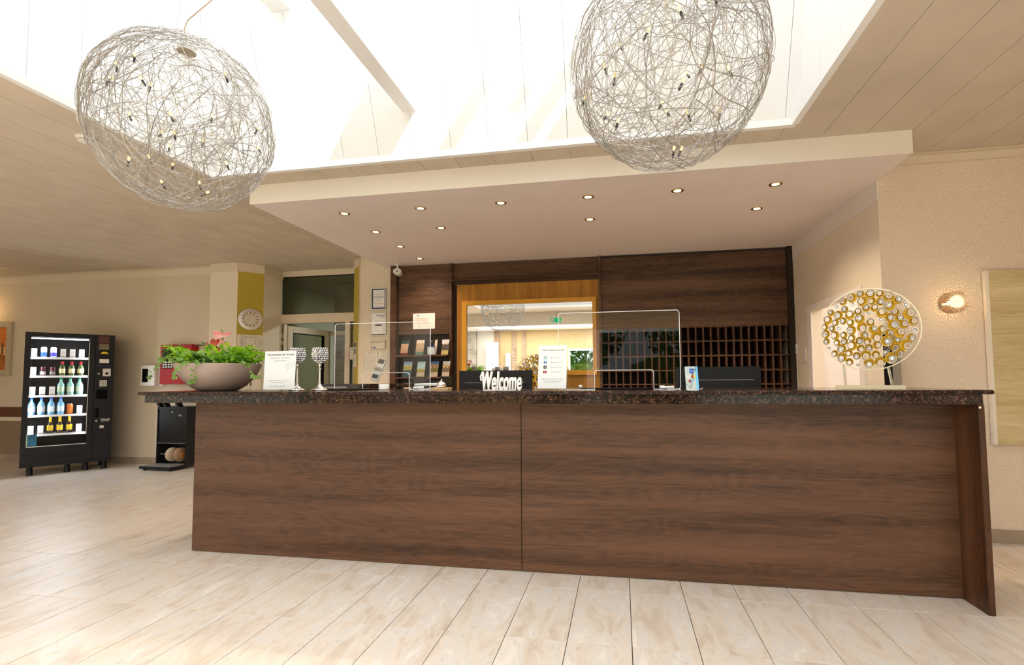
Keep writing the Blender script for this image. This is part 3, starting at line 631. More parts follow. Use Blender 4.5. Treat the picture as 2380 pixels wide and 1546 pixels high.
# ------------------------------------------------------------------ sconce
t = thing('wall_sconce', 'small round ribbed wooden wall lamp glowing on the peach wall', 'wall lamp', (2.485, 4.383, 1.79))
nf = 30; me = B().box(.050, .080, -.105, -.004, -.0022, .0022).mesh('rib', mat('ribbed_wood', (.74, .56, .40), .6))
for i in range(nf):
    o = link('rib', me, t); o.rotation_euler = (0, 2*PI*i/nf, 0)
B().ring(circ(0, 0, .058, 44), circ(0, 0, .050, 44), 'Y', -.012, -.002).obj('back_ring', M['champ'], t)
B().ring(circ(0, 0, .056, 44), circ(0, 0, .047, 44), 'Y', -.108, -.102).obj('front_ring', M['champ'], t)
B().lathe([(.001, -.102), (.030, -.100), (.047, -.092), (.047, -.086)], (0, 0, 0), 28, 'Y').obj('diffuser', M['sconceg'], t, smooth=True)
light('sconce_bulb', 'POINT', (0, -.045, 0), (0, 0, 0), 1.1, (1, .66, .32), t, shadow_soft_size=.008)
light('sconce_front', 'POINT', (0, -.20, 0), (0, 0, 0), .5, (1, .7, .38), t, shadow_soft_size=.03)
# maple panel
t = thing('maple_wall_panel', 'large pale maple board hung on the peach wall at the right edge', 'wall panel')
z = .725
hs = [.13, .16, .12, .15, .09, .17, .13, .12, .11, .121]
for k, h in enumerate(hs):
    o = B().box(2.735, 3.95, 4.345, 4.37, z, z+h-.0008).obj('maple_strip', M['maple'], t); o.data.transform(Matrix.Translation((0, 0, 0))); z += h
B().box(2.712, 2.7345, 4.342, 4.375, .722, 2.026).obj('white_edge', M['paperc'], t); B().box(2.8, 3.9, 4.371, 4.383, .9, 1.9).obj('wall_batten', M['grey'], t)
# switches on the side wall
t = tag(B().box(2.018, 2.03, 6.085, 6.155, 1.40, 1.56).obj('wall_intercom', M['plast'], bevel=.004), 'cream wall intercom beside the doorway', 'intercom')
t2 = thing('light_switch', 'small cream double switch on the wall next to the key rack', 'switch', (2.03, 6.385, 1.56)); B().box(-.008, 0, -.03, .03, -.06, .06).obj('plate', M['plast'], t2, bevel=.002)
for z in (-.03, .03): B().box(-.012, -.008, -.022, .022, z-.024, z+.024).obj('rocker', M['white'], t2, bevel=.001)
tag(B().tube([(2.02, 6.37, 1.49), (2.015, 6.34, 1.30), (2.02, 6.36, 1.15), (2.018, 6.38, .8)], .003, 6).obj('wall_cable', M['plast']), 'thin cream cable hanging below the double switch', 'cable')

# ------------------------------------------------------------------ left wall things
def framed(name, label, cat, x0, x1, z0, z1, y, fm, pm, fw=.012, d=.015, group=None):
    t = thing(name, label, cat, (0, 0, 0), 0, group)
    B().ring([(x0, z0), (x1, z0), (x1, z1), (x0, z1)], [(x0+fw, z0+fw), (x1-fw, z0+fw), (x1-fw, z1-fw), (x0+fw, z1-fw)], 'Y', y-d, y).obj('frame', fm, t, bevel=.001)
    B().box(x0+fw, x1-fw, y-d*.6, y-.001, z0+fw, z1-fw).obj('sheet', pm, t)
    return t
def lines(par, x0, x1, zs, y, m=None, h=.004, jit=.0, seed=1):
    rn = random.Random(seed)
    for z in zs:
        c = (x0+x1)/2; hw = (x1-x0)/2*(1-jit*rn.random()); b = B(); x = c-hw
        while x < c+hw:
            e = min(x+rn.uniform(h*2, h*7), c+hw); b.box(x, e, y-.0006, y, z, z+h*.75); x = e+h*.9
        b.obj('print_line', m or M['inkg'], par)
yw = YB
t = framed('framed_painting', 'orange desert landscape painting in a pale gold frame at the left edge', 'painting', -10.6, -9.60, 1.34, 2.206, yw, M['champ'], mat('painting_sky', (.62, .20, .03), .5), .09, .04)
b = B(); b.box(-10.51, -9.69, yw-.030, yw-.0245, 1.62, 1.80); b.obj('painted_dune', mat('painting_dune', (.72, .42, .16), .5), t)
B().prism([(-10.51, 1.43), (-9.69, 1.43), (-9.69, 1.66), (-9.85, 1.70), (-10.1, 1.60), (-10.51, 1.72)], 'Y', yw-.034, yw-.03).obj('painted_sand', mat('painting_sand', (.45, .14, .03), .5, var=.4), t)
for x in (-9.98, -9.90, -9.78): B().box(x, x+.025, yw-.036, yw-.034, 1.69, 1.86).obj('painted_tree', mat('painting_dark', (.18, .08, .03), .6), t)
# fire alarm cabinet and small white box
t = thing('fire_alarm_panel', 'red fire alarm cabinet with a black keypad, behind the plant bowl', 'alarm cabinet')
B().box(-6.69, -6.15, YB-.13, YB, 1.19, 1.77).obj('cabinet_body', M['red'], t, bevel=.006)
B().box(-6.65, -6.45, YB-.138, YB-.13, 1.42, 1.71).obj('keypad', M['blackg'], t, bevel=.003)
for i in range(4):
    for j in range(3): B().box(-6.63+.045*i, -6.60+.045*i, YB-.142, YB-.138, 1.43+.035*j, 1.45+.035*j).obj('key', M['plast'], t)
B().lathe([(.001, -.004), (.006, -.003), (.006, 0)], (-6.53, YB-.138, 1.56), 8, 'Y').obj('green_led', emis('led_green', (0, 1, .2), 3), t)
t = thing('call_point', 'white wall box with a dark window beside the red alarm cabinet', 'wall box')
B().box(-7.056, -6.80, YB-.10, YB, 1.165, 1.47).obj('housing', M['plast'], t, bevel=.008); B().box(-7.02, -6.92, YB-.104, YB-.10, 1.22, 1.42).obj('dark_window', M['blackg'], t, bevel=.003)
B().box(-6.885, -6.86, YB-.108, YB-.10, 1.28, 1.33).obj('latch', M['black'], t, bevel=.004); B().box(-6.80, -6.72, YB-.04, YB, 1.165, 1.44).obj('side_flap', M['plast'], t, bevel=.003)
# clock + directory on the yellow slanting face
p0, p1_ = Vector((-5.475, 6.44, 0)), Vector((-5.25, 6.70, 0)); ang = math.atan2(p1_.y-p0.y, p1_.x-p0.x); mid = (p0+p1_)/2
t = thing('wall_clock', 'round brushed metal wall clock on the yellow pillar face', 'clock', (mid.x, mid.y, 2.135), ang)
B().lathe([(.001, -.012), (.112, -.012), (.115, -.020), (.158, -.016), (.165, -.004), (.163, -.003)], (0, 0, 0), 48, 'Y').obj('bezel', M['steel'], t, smooth=True)
B().lathe([(.001, -.0135), (.112, -.0135), (.112, -.012)], (0, 0, 0), 40, 'Y').obj('dial', mat('dial', (.75, .68, .55), .35), t)
for k in range(12):
    a = 2*PI*k/12; o = B().box(-.0045, .0045, -.0155, -.0135, .076, .106).obj('hour_mark', M['ink'], t); o.rotation_euler = (0, a, 0)
for nm, ln, wd, a in (('hour_hand', .055, .0035, 4.1), ('minute_hand', .085, .0025, 5.1)):
    o = B().box(-wd, wd, -.018, -.016, -.012, ln).obj(nm, M['steel'], t); o.rotation_euler = (0, a, 0)
for nm, z0, z1, lab in (('direction_sign', 1.685, 1.905, 'white sign listing room numbers below the clock'), ('direction_sign', 1.47, 1.675, 'white sign behind the plant, second below the clock'), ('direction_sign', 1.265, 1.46, 'white sign with toilet symbols, third below the clock'), ('direction_sign', 1.05, 1.255, 'white toilet sign lowest on the yellow pillar face')):
    t = thing(nm, lab, 'sign', (mid.x, mid.y, 0), ang, 'signs below the clock')
    B().box(-.165, .165, -.012, -.004, z0, z1).obj('plate', M['paperc'], t, bevel=.001)
    if z0 > 1.6:
        text('Zu den Zimmern', .034, M['ink'], (0, -.0125, 1.862), parent=t)
        for k, (a, b_) in enumerate((('Etage 1', '101 - 147'), ('Etage 2', '201 - 238'), ('Etage 3', '301 - 347'), ('Etage 4', '401 - 447'))):
            text(a, .026, M['ink'], (-.09, -.0125, 1.828-.031*k), parent=t); text(b_, .026, M['ink'], (.10, -.0125, 1.828-.031*k), parent=t)
    elif z0 < 1.4:
        for dx in (-.025, .025):
            o = B().lathe([(.001, -.0135), (.009, -.013), (.009, -.012)], (dx, 0, z1-.04), 12, 'Y').obj('pictogram', M['ink'], t)
            B().prism([(dx-.014, z1-.055), (dx+.014, z1-.055), (dx+.008, z1-.10), (dx-.008, z1-.10)], 'Y', -.0135, -.012).obj('pictogram', M['ink'], t)
        text('Damen und Herren' if z1 > 1.4 else 'Toiletten', .022, M['ink'], (0, -.0125, z1-.135), parent=t)
# stickers on glass side pane and yellow face
t = thing('camera_warning_sign', 'white and red ACHTUNG camera sign on the glass beside the door', 'sign'); y = YD-.004
B().box(-4.085, -3.845, y, y+.003, 1.545, 1.73).obj('sheet', M['paperc'], t); B().box(-4.095, -4.085, y, y+.003, 1.535, 1.74).obj('red_border', M['red'], t)
text('ACHTUNG', .042, M['ink'], (-3.965, y-.001, 1.69), parent=t); B().prism([(-4.01, 1.665), (-3.92, 1.665), (-3.94, 1.63), (-3.98, 1.62)], 'Y', y-.001, y).box(-3.965, -3.93, y-.001, y, 1.56, 1.60).obj('camera_symbol', M['ink'], t)
t = thing('glass_notice', 'white notice with an orange foot on the glass beside the door', 'notice')
B().box(-4.01, -3.845, y, y+.003, 1.28, 1.51).obj('sheet', M['paper'], t); B().box(-4.01, -3.845, y-.001, y, 1.27, 1.295).obj('orange_foot', M['orange'], t)
B().lathe([(.001, -.001), (.02, -.001), (.02, 0)], (-3.93, y, 1.455), 12, 'Y').obj('emblem', M['ink'], t); lines(t, -3.99, -3.87, (1.40, 1.38, 1.36, 1.34), y, h=.006)
pa, pb = Vector((-3.80, 6.74, 0)), Vector((-3.595, 6.50, 0)); an2 = math.atan2(pb.y-pa.y, pb.x-pa.x); m2 = (pa+pb)/2
t = thing('strip_poster', 'narrow picture strip with a red foot on the yellow wall beside the door', 'poster', (m2.x, m2.y, 0), an2)
B().box(-.10, .06, -.007, -.004, 1.405, 1.775).obj('sheet', M['paperc'], t); B().box(-.10, .06, -.0075, -.007, 1.70, 1.765).obj('photo', M['greyd'], t); B().box(-.09, .05, -.0075, -.007, 1.60, 1.68).obj('photo', M['grey'], t); B().box(-.10, .06, -.0075, -.007, 1.405, 1.415).obj('red_foot', M['red'], t)
# certificates
yc = YB+.02
B_ = YB+.02
t = framed('framed_certificate', 'framed certificate with four orange stars, top of the wall column', 'certificate', -3.413, -3.19, 2.205, 2.51, B_, M['steel'], M['paper'], .006)
B().ring([(-3.40, 2.218), (-3.203, 2.218), (-3.203, 2.497), (-3.40, 2.497)], [(-3.385, 2.235), (-3.213, 2.235), (-3.213, 2.485), (-3.385, 2.485)], 'Y', B_-.0105, B_-.009).obj('navy_border', M['navy'], t)
for k in range(4):
    c = -3.345+.03*k; B().prism([(c+.011*(1 if i % 2 == 0 else .45)*math.sin(PI*i/5), 2.297+.011*(1 if i % 2 == 0 else .45)*math.cos(PI*i/5)) for i in range(10)], 'Y', B_-.011, B_-.009).obj('star', M['orange'], t)
lines(t, -3.37, -3.23, (2.44, 2.425, 2.41), B_-.009, jit=.5); lines(t, -3.38, -3.22, (2.385, 2.378), B_-.009, M['ink'], .005); lines(t, -3.36, -3.24, (2.36, 2.335, 2.25), B_-.009, jit=.5)
t = framed('framed_certificate', 'framed award dated 2017, second on the wall column', 'certificate', -3.413, -3.19, 1.845, 2.157, B_, M['steel'], M['paper'], .006)
text('HolidayCheck', .024, M['ink'], (-3.265, B_-.0105, 2.115), parent=t); text('2017', .026, M['ink'], (-3.245, B_-.0105, 2.088), parent=t)
B().box(-3.35, -3.25, B_-.0105, B_-.009, 1.98, 1.998).obj('blue_bar', M['navy'], t); B().box(-3.405, -3.197, B_-.0105, B_-.009, 1.852, 1.864).obj('dark_foot', M['greyd'], t); lines(t, -3.36, -3.24, (2.05, 2.015, 1.91), B_-.009, jit=.5)
t = framed('framed_certificate', 'small landscape framed notice, third on the wall column', 'certificate', -3.40, -3.195, 1.665, 1.775, B_, M['grey'], M['paperc'], .003)
text('HIER BLEIBEN GUT', .018, M['ink'], (-3.31, B_-.0105, 1.745), parent=t); B().box(-3.375, -3.34, B_-.0105, B_-.009, 1.675, 1.69).obj('blue_mark', M['blue'], t); lines(t, -3.37, -3.22, (1.71, 1.70), B_-.009)
for x0, lab in ((-3.515, 'left one of two cream text notices low on the wall column'), (-3.305, 'right one of two cream text notices low on the wall column')):
    t = framed('text_notice', lab, 'notice', x0, x0+.208, 1.325, 1.635, B_, mat('notice_edge', (.55, .48, .4), .5), M['paperc'], .003, .008)
    text('aquadorf', .026, M['inkg'], (x0+.104, B_-.006, 1.60), parent=t, shear=.3)
    lines(t, x0+.02, x0+.19, [1.57-.0145*k for k in range(15)], B_-.005, h=.004, jit=.15, seed=int(-x0*100))
# cctv camera
t = thing('cctv_camera', 'white bullet security camera at the top of the brochure cabinet', 'camera', (-2.925, 6.33, 2.668))
B().lathe([(.028, .05), (.034, .045), (.036, -.05), (.040, -.055), (.040, -.075), (.034, -.078)], (0, 0, 0), 24, 'Y').obj('camera_body', M['white'], t, smooth=True)
B().lathe([(.001, -.072), (.024, -.074), (.032, -.079), (.033, -.076)], (0, 0, 0), 20, 'Y').obj('lens_ring', M['blackg'], t, smooth=True); B().lathe([(.001, -.083), (.010, -.081), (.012, -.078)], (0, 0, 0), 14, 'Y').obj('lens', M['grey'], t)
B().tube([(0, 0, .03), (-.01, .01, .07), (-.02, .02, .105)], .009, 10).lathe([(.026, .104), (.026, .112)], (-.02, .02, 0), 16).obj('bracket', M['white'], t, smooth=True)
for c in t.children: c.rotation_euler = (0, 0, .25); c.scale = (1.35, 1.35, 1.1)
t = thing('cabinet_notice', 'white certificate sheet with orange heading stuck on the brochure cabinet', 'notice'); y = YF+.027
B().box(-2.765, -2.452, y, y+.003, 1.915, 2.125).obj('sheet', M['paper'], t); text('ibo', .035, M['navy'], (-2.69, y-.001, 2.085), parent=t)
text('Ausbildungsbetrieb', .024, M['orange'], (-2.64, y-.001, 2.05), parent=t); text('im dualen Studium', .024, M['orange'], (-2.65, y-.001, 2.025), parent=t); lines(t, -2.71, -2.53, (2.0, 1.99, 1.98), y); lines(t, -2.70, -2.64, (1.95, 1.94), y); lines(t, -2.58, -2.53, (1.95, 1.94), y)

# ------------------------------------------------------------------ brochures
def brochure(x, y, z, w, h, cols, label, rz=-.12, lean=.2, title=None, tm=None, holder=True, thick=.003):
    t = thing('brochure', label, 'brochure', (x, y, z), rz, 'brochures in the cabinet')
    inner = []
    b = B(); b.box(-w/2, w/2, 0, thick, 0, h); inner.append(b.obj('booklet', M['paper'], t))
    z0 = 0
    for k, (f, c) in enumerate(cols):
        if isinstance(c, tuple): c = mat('print_colour', lin(*c), .45, var=.25)
        if k % 2: 
            n_ = 7; top = [(-w/2+w*i/n_, h*(z0+f)+(.012*math.sin(i*2.1+x*30) if z0+f < .95 else 0)) for i in range(n_+1)]
            inner.append(B().prism([(-w/2, h*z0), (w/2, h*z0)]+top[::-1], 'Y', -.0008, -.0001).obj('cover_picture', c, t))
        else: inner.append(B().box(-w/2, w/2, -.0006, 0, h*z0, h*(z0+f)).obj('cover_picture', c, t))
        z0 += f
    if title: inner.append(text(title, w*.22, tm or M['ink'], (0, -.0012, h*.88), parent=t))
    if holder:
        b = B(); b.box(-w/2-.004, w/2+.004, -.012, -.010, 0, h*.42); b.box(-w/2-.004, -w/2-.002, -.012, .004, 0, h*.5); b.box(w/2+.002, w/2+.004, -.012, .004, 0, h*.5)
        inner.append(b.obj('acrylic_pocket', M['acr'], t))
    for o in inner:
        o.rotation_euler = (o.rotation_euler[0]-lean, 0, 0)
        if o.name.startswith('lettering'): o.location = (0, -.0014*math.cos(lean)+math.sin(lean)*h*.88, h*.88*math.cos(lean))
    return t
ys = 6.33
brochure(-2.845, ys, 1.556, .115, .205, [(.15, (120, 40, 30)), (.6, (205, 165, 140)), (.25, (40, 80, 70))], 'brochure with a dark green top and a pink picture, top shelf far left', -.2)
brochure(-2.625, ys, 1.556, .115, .205, [(.22, (90, 130, 115)), (.58, (190, 160, 130)), (.2, (230, 215, 205))], 'brochure with a green foot and old town picture, second on the top shelf', -.1)
brochure(-2.475, ys, 1.556, .075, .205, [(.3, (60, 60, 60)), (.7, (20, 20, 20))], 'narrow black brochure with white lettering on the top shelf', -.1, title='BUS', tm=M['white'])
brochure(-2.405, ys, 1.556, .035, .205, [(1, (225, 205, 195))], 'narrow pale brochure beside the black one on the top shelf', -.1)
t = tag(B().lathe([(.045, 0), (.05, .02), (.05, .09), (.047, .095)], (-2.43, ys-.065, 1.556), 20, sx=1.1, sy=.6).obj('snack_tub', mat('tub_print', lin(190, 200, 215), .4, var=.3)), 'small blue lidded tub in front of the black brochure', 'tub')
B().lathe([(.052, .095), (.052, .105), (.04, .108)], (-2.43, ys-.065, 1.556), 20, sx=1.1, sy=.6).obj('lid', M['blue'], t)
brochure(-2.275, ys, 1.556, .10, .205, [(.3, (215, 190, 120)), (.4, (90, 80, 75)), (.3, (225, 220, 225))], 'brochure with a lake castle picture and cream foot, top shelf far right', -.12)
brochure(-2.80, ys, 1.266, .125, .21, [(.45, (55, 90, 105)), (.3, (165, 160, 90)), (.25, (140, 170, 200))], 'blue landscape brochure, second shelf far left', -.12)
brochure(-2.61, ys, 1.266, .115, .21, [(.3, (205, 185, 165)), (.22, (160, 150, 60)), (.48, (170, 205, 215))], 'pale blue brochure with a steeple in a yellow field, second shelf', -.12)
brochure(-2.425, ys, 1.266, .115, .21, [(.3, (205, 185, 165)), (.3, (120, 110, 50)), (.2, (175, 130, 90)), (.2, (80, 120, 175))], 'brochure with an orange badge and blue header, second shelf', -.12)
brochure(-2.262, ys, 1.266, .105, .21, [(.32, (210, 190, 170)), (.28, (120, 100, 70)), (.2, (190, 160, 120)), (.2, (200, 210, 215))], 'brochure with a river town picture, second shelf far right', -.12)
brochure(-2.80, ys, .981, .11, .21, [(.6, (120, 110, 100)), (.4, (200, 180, 160))], 'cream landscape card on the third shelf, far left', -.05)
brochure(-2.62, ys, .981, .11, .215, [(.75, (205, 140, 110)), (.25, (60, 70, 130))], 'salmon brochure with a blue band and red crosses on the third shelf', -.05)
brochure(-2.43, ys, .981, .11, .215, [(.5, (70, 110, 90)), (.5, (110, 150, 140))], 'green landscape brochure on the third shelf', -.05)
brochure(-2.27, ys, .981, .11, .21, [(.7, (95, 60, 50)), (.3, (190, 185, 180))], 'brown and grey brochure on the third shelf, far right', -.05)

# ------------------------------------------------------------------ things on the counter
ZT_ = 1.1603
# planter bowl
t = thing('planter_bowl', 'taupe ceramic bowl full of ferns, ivy and pink anthurium on the counter', 'planter', (-2.965, 3.32, ZT_))
B().lathe([(.11, 0), (.128, .001), (.165, .022), (.215, .067), (.255, .118), (.28, .172), (.288, .197), (.285, .2), (.278, .197), (.26, .17), (.24, .15)], (0, 0, 0), 64).obj('bowl', M['bowl'], t, smooth=True)
B().lathe([(.001, .172), (.262, .17)], (0, 0, 0), 40).obj('soil', M['soil'], t)
rn = random.Random(5)
def frond(L, seed):
    r = random.Random(seed); b = B(); pts = []
    for i in range(13):
        s_ = i/12; pts.append(Vector((L*s_*(1-.12*s_), .01*math.sin(s_*5+seed), L*(1.0*s_-.95*s_*s_))))
    b.tube(pts, .0016, 4, .0006)
    n_ = 17
    for i in range(1, n_):
        s_ = i/n_; k = s_*12; a = pts[int(k)]; c = pts[min(12, int(k)+1)]; p = a.lerp(c, k-int(k)); d = (c-a).normalized()
        wl = L*.20*(1-s_)**.6*(.55+.45*min(1, s_*4))+.004
        for sd in (-1, 1):
            q = Vector((.25, sd, -.10+r.uniform(-.15, .15))).normalized(); hw = wl*.17+.002
            tip = p+q*wl; m1 = p+q*wl*.5+d*hw+Vector((0, 0, .004)); m0 = p+q*wl*.5-d*hw*.9
            m3 = p+q*wl*.8+d*hw*.7; m4 = p+q*wl*.8-d*hw*.5
            b.add([p, m1, m3, tip, m4, m0], [(0, 1, 2, 3, 4, 5)])
    return b.mesh('fern_frond', M['fern'])
fr_m = [frond(L, k) for k, L in enumerate((.24, .29, .33, .27, .21))]
for k in range(110):
    a = rn.uniform(0, 2*PI); r0 = rn.uniform(.02, .24)
    if k % 2: a = rn.choice((rn.gauss(.1, .5), rn.gauss(PI, .55)))
    o = link('fern_frond', rn.choice(fr_m), t); o.location = (r0*math.cos(a), r0*math.sin(a)*.85, .165+rn.uniform(0, .03))
    s_ = rn.uniform(.55, 1.0) if r0 > .12 else rn.uniform(.5, .8); o.scale = (s_, s_, s_*rn.uniform(.9, 1.7)); o.rotation_euler = (rn.uniform(-.4, .4), rn.uniform(-.5, .0), a+rn.uniform(-.7, .7))
def ivy_mesh(sc, seed):
    pts = [(0, 0), (.28, -.18), (.55, -.05), (.42, .22), (.72, .48), (.36, .52), (0, 1), (-.36, .52), (-.72, .48), (-.42, .22), (-.55, -.05), (-.28, -.18)]
    return B().add([(0, .3*sc, .10*sc)]+[(x*sc, y*sc, -.12*sc*abs(x)) for x, y in pts], [(0, i+1, (i+1) % 12+1) for i in range(12)]).mesh('ivy_leaf', M['ivy'])
iv = [ivy_mesh(s_, 1) for s_ in (.022, .028, .034)]
for k in range(130):
    a = rn.uniform(PI, 2*PI) if k < 100 else rn.uniform(0, 2*PI); r0 = rn.uniform(.16, .30)
    o = link('ivy_leaf', rn.choice(iv), t); o.location = (r0*math.cos(a), r0*math.sin(a), .19+rn.uniform(0, .10)); o.rotation_euler = (rn.uniform(-.2, 1.2), rn.uniform(-.5, .5), rn.uniform(0, 6.28))
def trail(pts, n_, seed):
    r = random.Random(seed); pts = [Vector(p) for p in pts]; B().tube(pts, .0016, 5, .0008).obj('ivy_stem', M['stem'], t, smooth=True)
    for k in range(n_):
        s_ = (k+.6)/n_*(len(pts)-1); i = min(int(s_), len(pts)-2); p = pts[i].lerp(pts[i+1], s_-i)
        o = link('ivy_leaf', r.choice(iv), t); o.location = p+Vector((r.uniform(-.018, .018), -.008, r.uniform(-.01, .01))); o.rotation_euler = (1.0+r.uniform(-.4, .6), r.uniform(-.5, .5), PI+r.uniform(-1, 1))
trail([(.02, -.27, .20), (-.0, -.295, .19), (-.05, -.295, .16), (-.09, -.285, .13), (-.125, -.26, .10), (-.13, -.245, .09)], 9, 1)
trail([(.10, -.26, .20), (.09, -.295, .19), (.06, -.285, .14), (.04, -.265, .10), (.0, -.225, .065), (-.03, -.205, .05), (-.05, -.20, .045)], 13, 2)
trail([(.25, -.05, .19), (.30, -.05, .18), (.32, -.04, .12), (.335, -.04, .09), (.355, -.04, .085), (.375, -.04, .12)], 7, 3)
trail([(-.26, -.10, .20), (-.34, -.12, .22), (-.40, -.12, .20), (-.45, -.11, .15), (-.48, -.11, .10), (-.49, -.11, .08)], 12, 4)
trail([(-.28, -.05, .22), (-.36, -.05, .245), (-.44, -.05, .24), (-.48, -.05, .23)], 12, 5)
def blade(L, W, m, nm, loc, rot, cup=.15):
    b = B(); n_ = 9; vs = []; fs = []
    for i in range(n_+1):
        s_ = i/n_; wv = W*math.sin(PI*min(1, s_*.93+.05))**.8*(1.25-.5*s_); zc = -L*.35*s_*s_
        vs += [(-wv, L*s_, zc+wv*cup*2), (0, L*s_, zc), (wv, L*s_, zc+wv*cup*2)]
    for i in range(n_):
        for j in (0, 1): fs.append((i*3+j, i*3+j+1, i*3+j+4, i*3+j+3))
    o = b.add(vs, fs).obj(nm, m, t, smooth=True); o.location = loc; o.rotation_euler = rot; return o
for loc, rot, L, W in (((-.06, -.05, .27), (.3, 0, 1.9), .15, .035), ((-.05, -.02, .30), (.9, 0, 1.5), .12, .03), ((.05, -.05, .26), (.35, 0, -1.3), .16, .04), ((.08, 0, .27), (.5, 0, -1.0), .16, .035), ((-.1, .0, .33), (.4, 0, 1.9), .09, .028), ((-.02, -.1, .26), (.1, 0, 3.0), .13, .04), ((.0, -.12, .25), (0, 0, -2.3), .14, .04), ((-.12, -.08, .24), (.2, 0, 2.3), .15, .04)):
    blade(L, W, M['dleaf'], 'anthurium_leaf', loc, rot)
def heart(s_, m, loc, rot):
    pts = [(0, .18), (.22, .42), (.5, .42), (.66, .15), (.55, -.25), (.25, -.65), (0, -1.0), (-.25, -.65), (-.55, -.25), (-.66, .15), (-.5, .42), (-.22, .42)]
    o = B().add([(0, -.1*s_, 0)]+[(x*s_, y*s_, .10*s_+.12*s_*(x*x)) for x, y in pts], [(0, i+1, (i+1) % 12+1) for i in range(12)]).obj('anthurium_flower', m, t, smooth=True)
    o.location = loc; o.rotation_euler = rot
    B().tube([(0, .1*s_, .02), (0, .05*s_, .30*s_), (0, -.1*s_, .75*s_)], .0035, 6, .002).obj('spadix', M['ivy'], o, smooth=True)
    B().tube([loc, (loc[0]*.6, loc[1]*.6+.02, .26), (loc[0]*.4, .0, .18)], .0028, 6).obj('flower_stem', M['stem'], t, smooth=True)
heart(.095, M['pink'], (.035, -.02, .415), (.5, .15, .35)); heart(.04, M['pink'], (.01, .02, .425), (.2, -.2, 1.2)); heart(.06, M['pink'], (.085, -.05, .345), (.9, .3, .9)); heart(.055, M['pink'], (-.05, -.06, .335), (1.0, -.3, -.9))
heart(.06, M['redf'], (.01, -.05, .36), (1.2, 0, .1)); heart(.03, M['redf'], (.02, -.03, .315), (1.3, .2, .4)); heart(.045, M['pink'], (.03, -.09, .275), (.7, .5, 2.2))

# paper stands
def stand(name, label, x, y, w, h, lean, rz=0):
    t = thing(name, label, 'display stand', (x, y, ZT_), rz)
    p = bpy.data.objects.new('display_face', None); COL.objects.link(p); p.parent = t; p.rotation_euler = (-lean, 0, 0); p.location = (0, 0, .005)
    B().box(-w/2, w/2, 0, .0015, .006, h).obj('sheet', M['paper'], p)
    B().box(-w/2-.001, w/2+.001, -.003, -.0016, .003, h+.001).obj('acrylic_front', M['acr'], p); B().box(-w/2-.001, w/2+.001, .002, .0035, .0, h+.001).obj('acrylic_back', M['acr'], p)
    B().box(-w/2, w/2, -.03, .05, .0, .003).obj('foot', M['acr'], t)
    return t, p
t, p = stand('gift_voucher_stand', 'white paper display with a speech bubble standing between plant bowl and candle holders', -2.372, 3.20, .245, .277, .05, .0)
yy = -.0007
text('Verschenken Sie Freude', .0205, M['ink'], (0, yy, .246), parent=p, space=1.05, ext=.0003, off=.0003)
text('Relaxzeiten, mal anders', .0165, M['inkg'], (.0, yy, .224), parent=p, ext=.0002); text('ganz individuell', .015, M['inkg'], (.0, yy, .204), parent=p, ext=.0002)
B().ring(circ(.078, .176, .034, 28, .019), circ(.078, .176, .0328, 28, .0178), 'Y', yy, 0).obj('speech_bubble', M['inkg'], p); text('Scann mich', .010, M['inkg'], (.078, yy, .172), parent=p, ext=.0002)
B().tube([(.062, yy, .159), (.058, yy, .140), (.072, yy, .157)], .0006, 4).obj('speech_bubble_tail', M['inkg'], p)
for s_, z in (('Mit unseren Gutscheinen schenken Sie', .066), ('ein paar schoene Stunden', .052), ('jetzt am Empfang erhaeltlich', .026)): text(s_, .0108, M['inkg'], (-.01, yy, z), parent=p, ext=.0002)
t, p = stand('social_media_stand', 'tall white leaning paper display listing four social media icons, right of the Welcome sign', -.435, 3.20, .185, .30, .30, 0)
text('Wir sind jetzt auch auf', .0155, M['ink'], (0, yy, .262), parent=p, shear=.25, ext=.0003)
ic = ((.215, 'camera', M['teal']), (.183, 'circle', mat('mid_blue', (.02, .13, .5), .5)), (.150, 'note', M['black']), (.117, 'play', M['red']))
for z, k, m_ in ic:
    x = -.048
    if k == 'camera':
        B().ring(rrect(x-.010, x+.010, z-.010, z+.010, .004), rrect(x-.007, x+.007, z-.007, z+.007, .002), 'Y', yy, 0).obj('icon_camera', m_, p); B().ring(circ(x, z, .005, 16), circ(x, z, .003, 16), 'Y', yy, 0).obj('icon_lens', m_, p)
    elif k == 'circle': B().prism(circ(x, z, .0105, 24), 'Y', yy, 0).obj('icon_disc', m_, p); text('f', .021, M['white'], (x+.001, yy-.0003, z-.008), parent=p, off=.0006)
    elif k == 'note': B().prism(rrect(x-.010, x+.010, z-.010, z+.010, .003), 'Y', yy, 0).obj('icon_square', m_, p); text('d', .017, M['white'], (x, yy-.0003, z-.006), parent=p, off=.0005)
    else: B().prism(rrect(x-.012, x+.012, z-.0085, z+.0085, .003), 'Y', yy, 0).obj('icon_screen', m_, p); B().prism([(x-.003, z-.004), (x+.005, z), (x-.003, z+.004)], 'Y', yy-.0004, yy).obj('icon_play', M['white'], p)
    text({'camera': '@hotel_aquadorf', 'circle': '@aquadorfhotel', 'note': '@aquadorf_hotel', 'play': 'aquadorf hotel'}[k], .0105, M['inkg'], (.022, yy, z-.004), parent=p, ext=.0002, shear=.2)
text('Bleiben Sie mit uns auf dem', .0125, M['inkg'], (.0, yy, .066), parent=p, shear=.25, ext=.0002); text('aktuellen (AKI)-Stand!', .0125, M['inkg'], (.0, yy, .048), parent=p, shear=.25, ext=.0002)

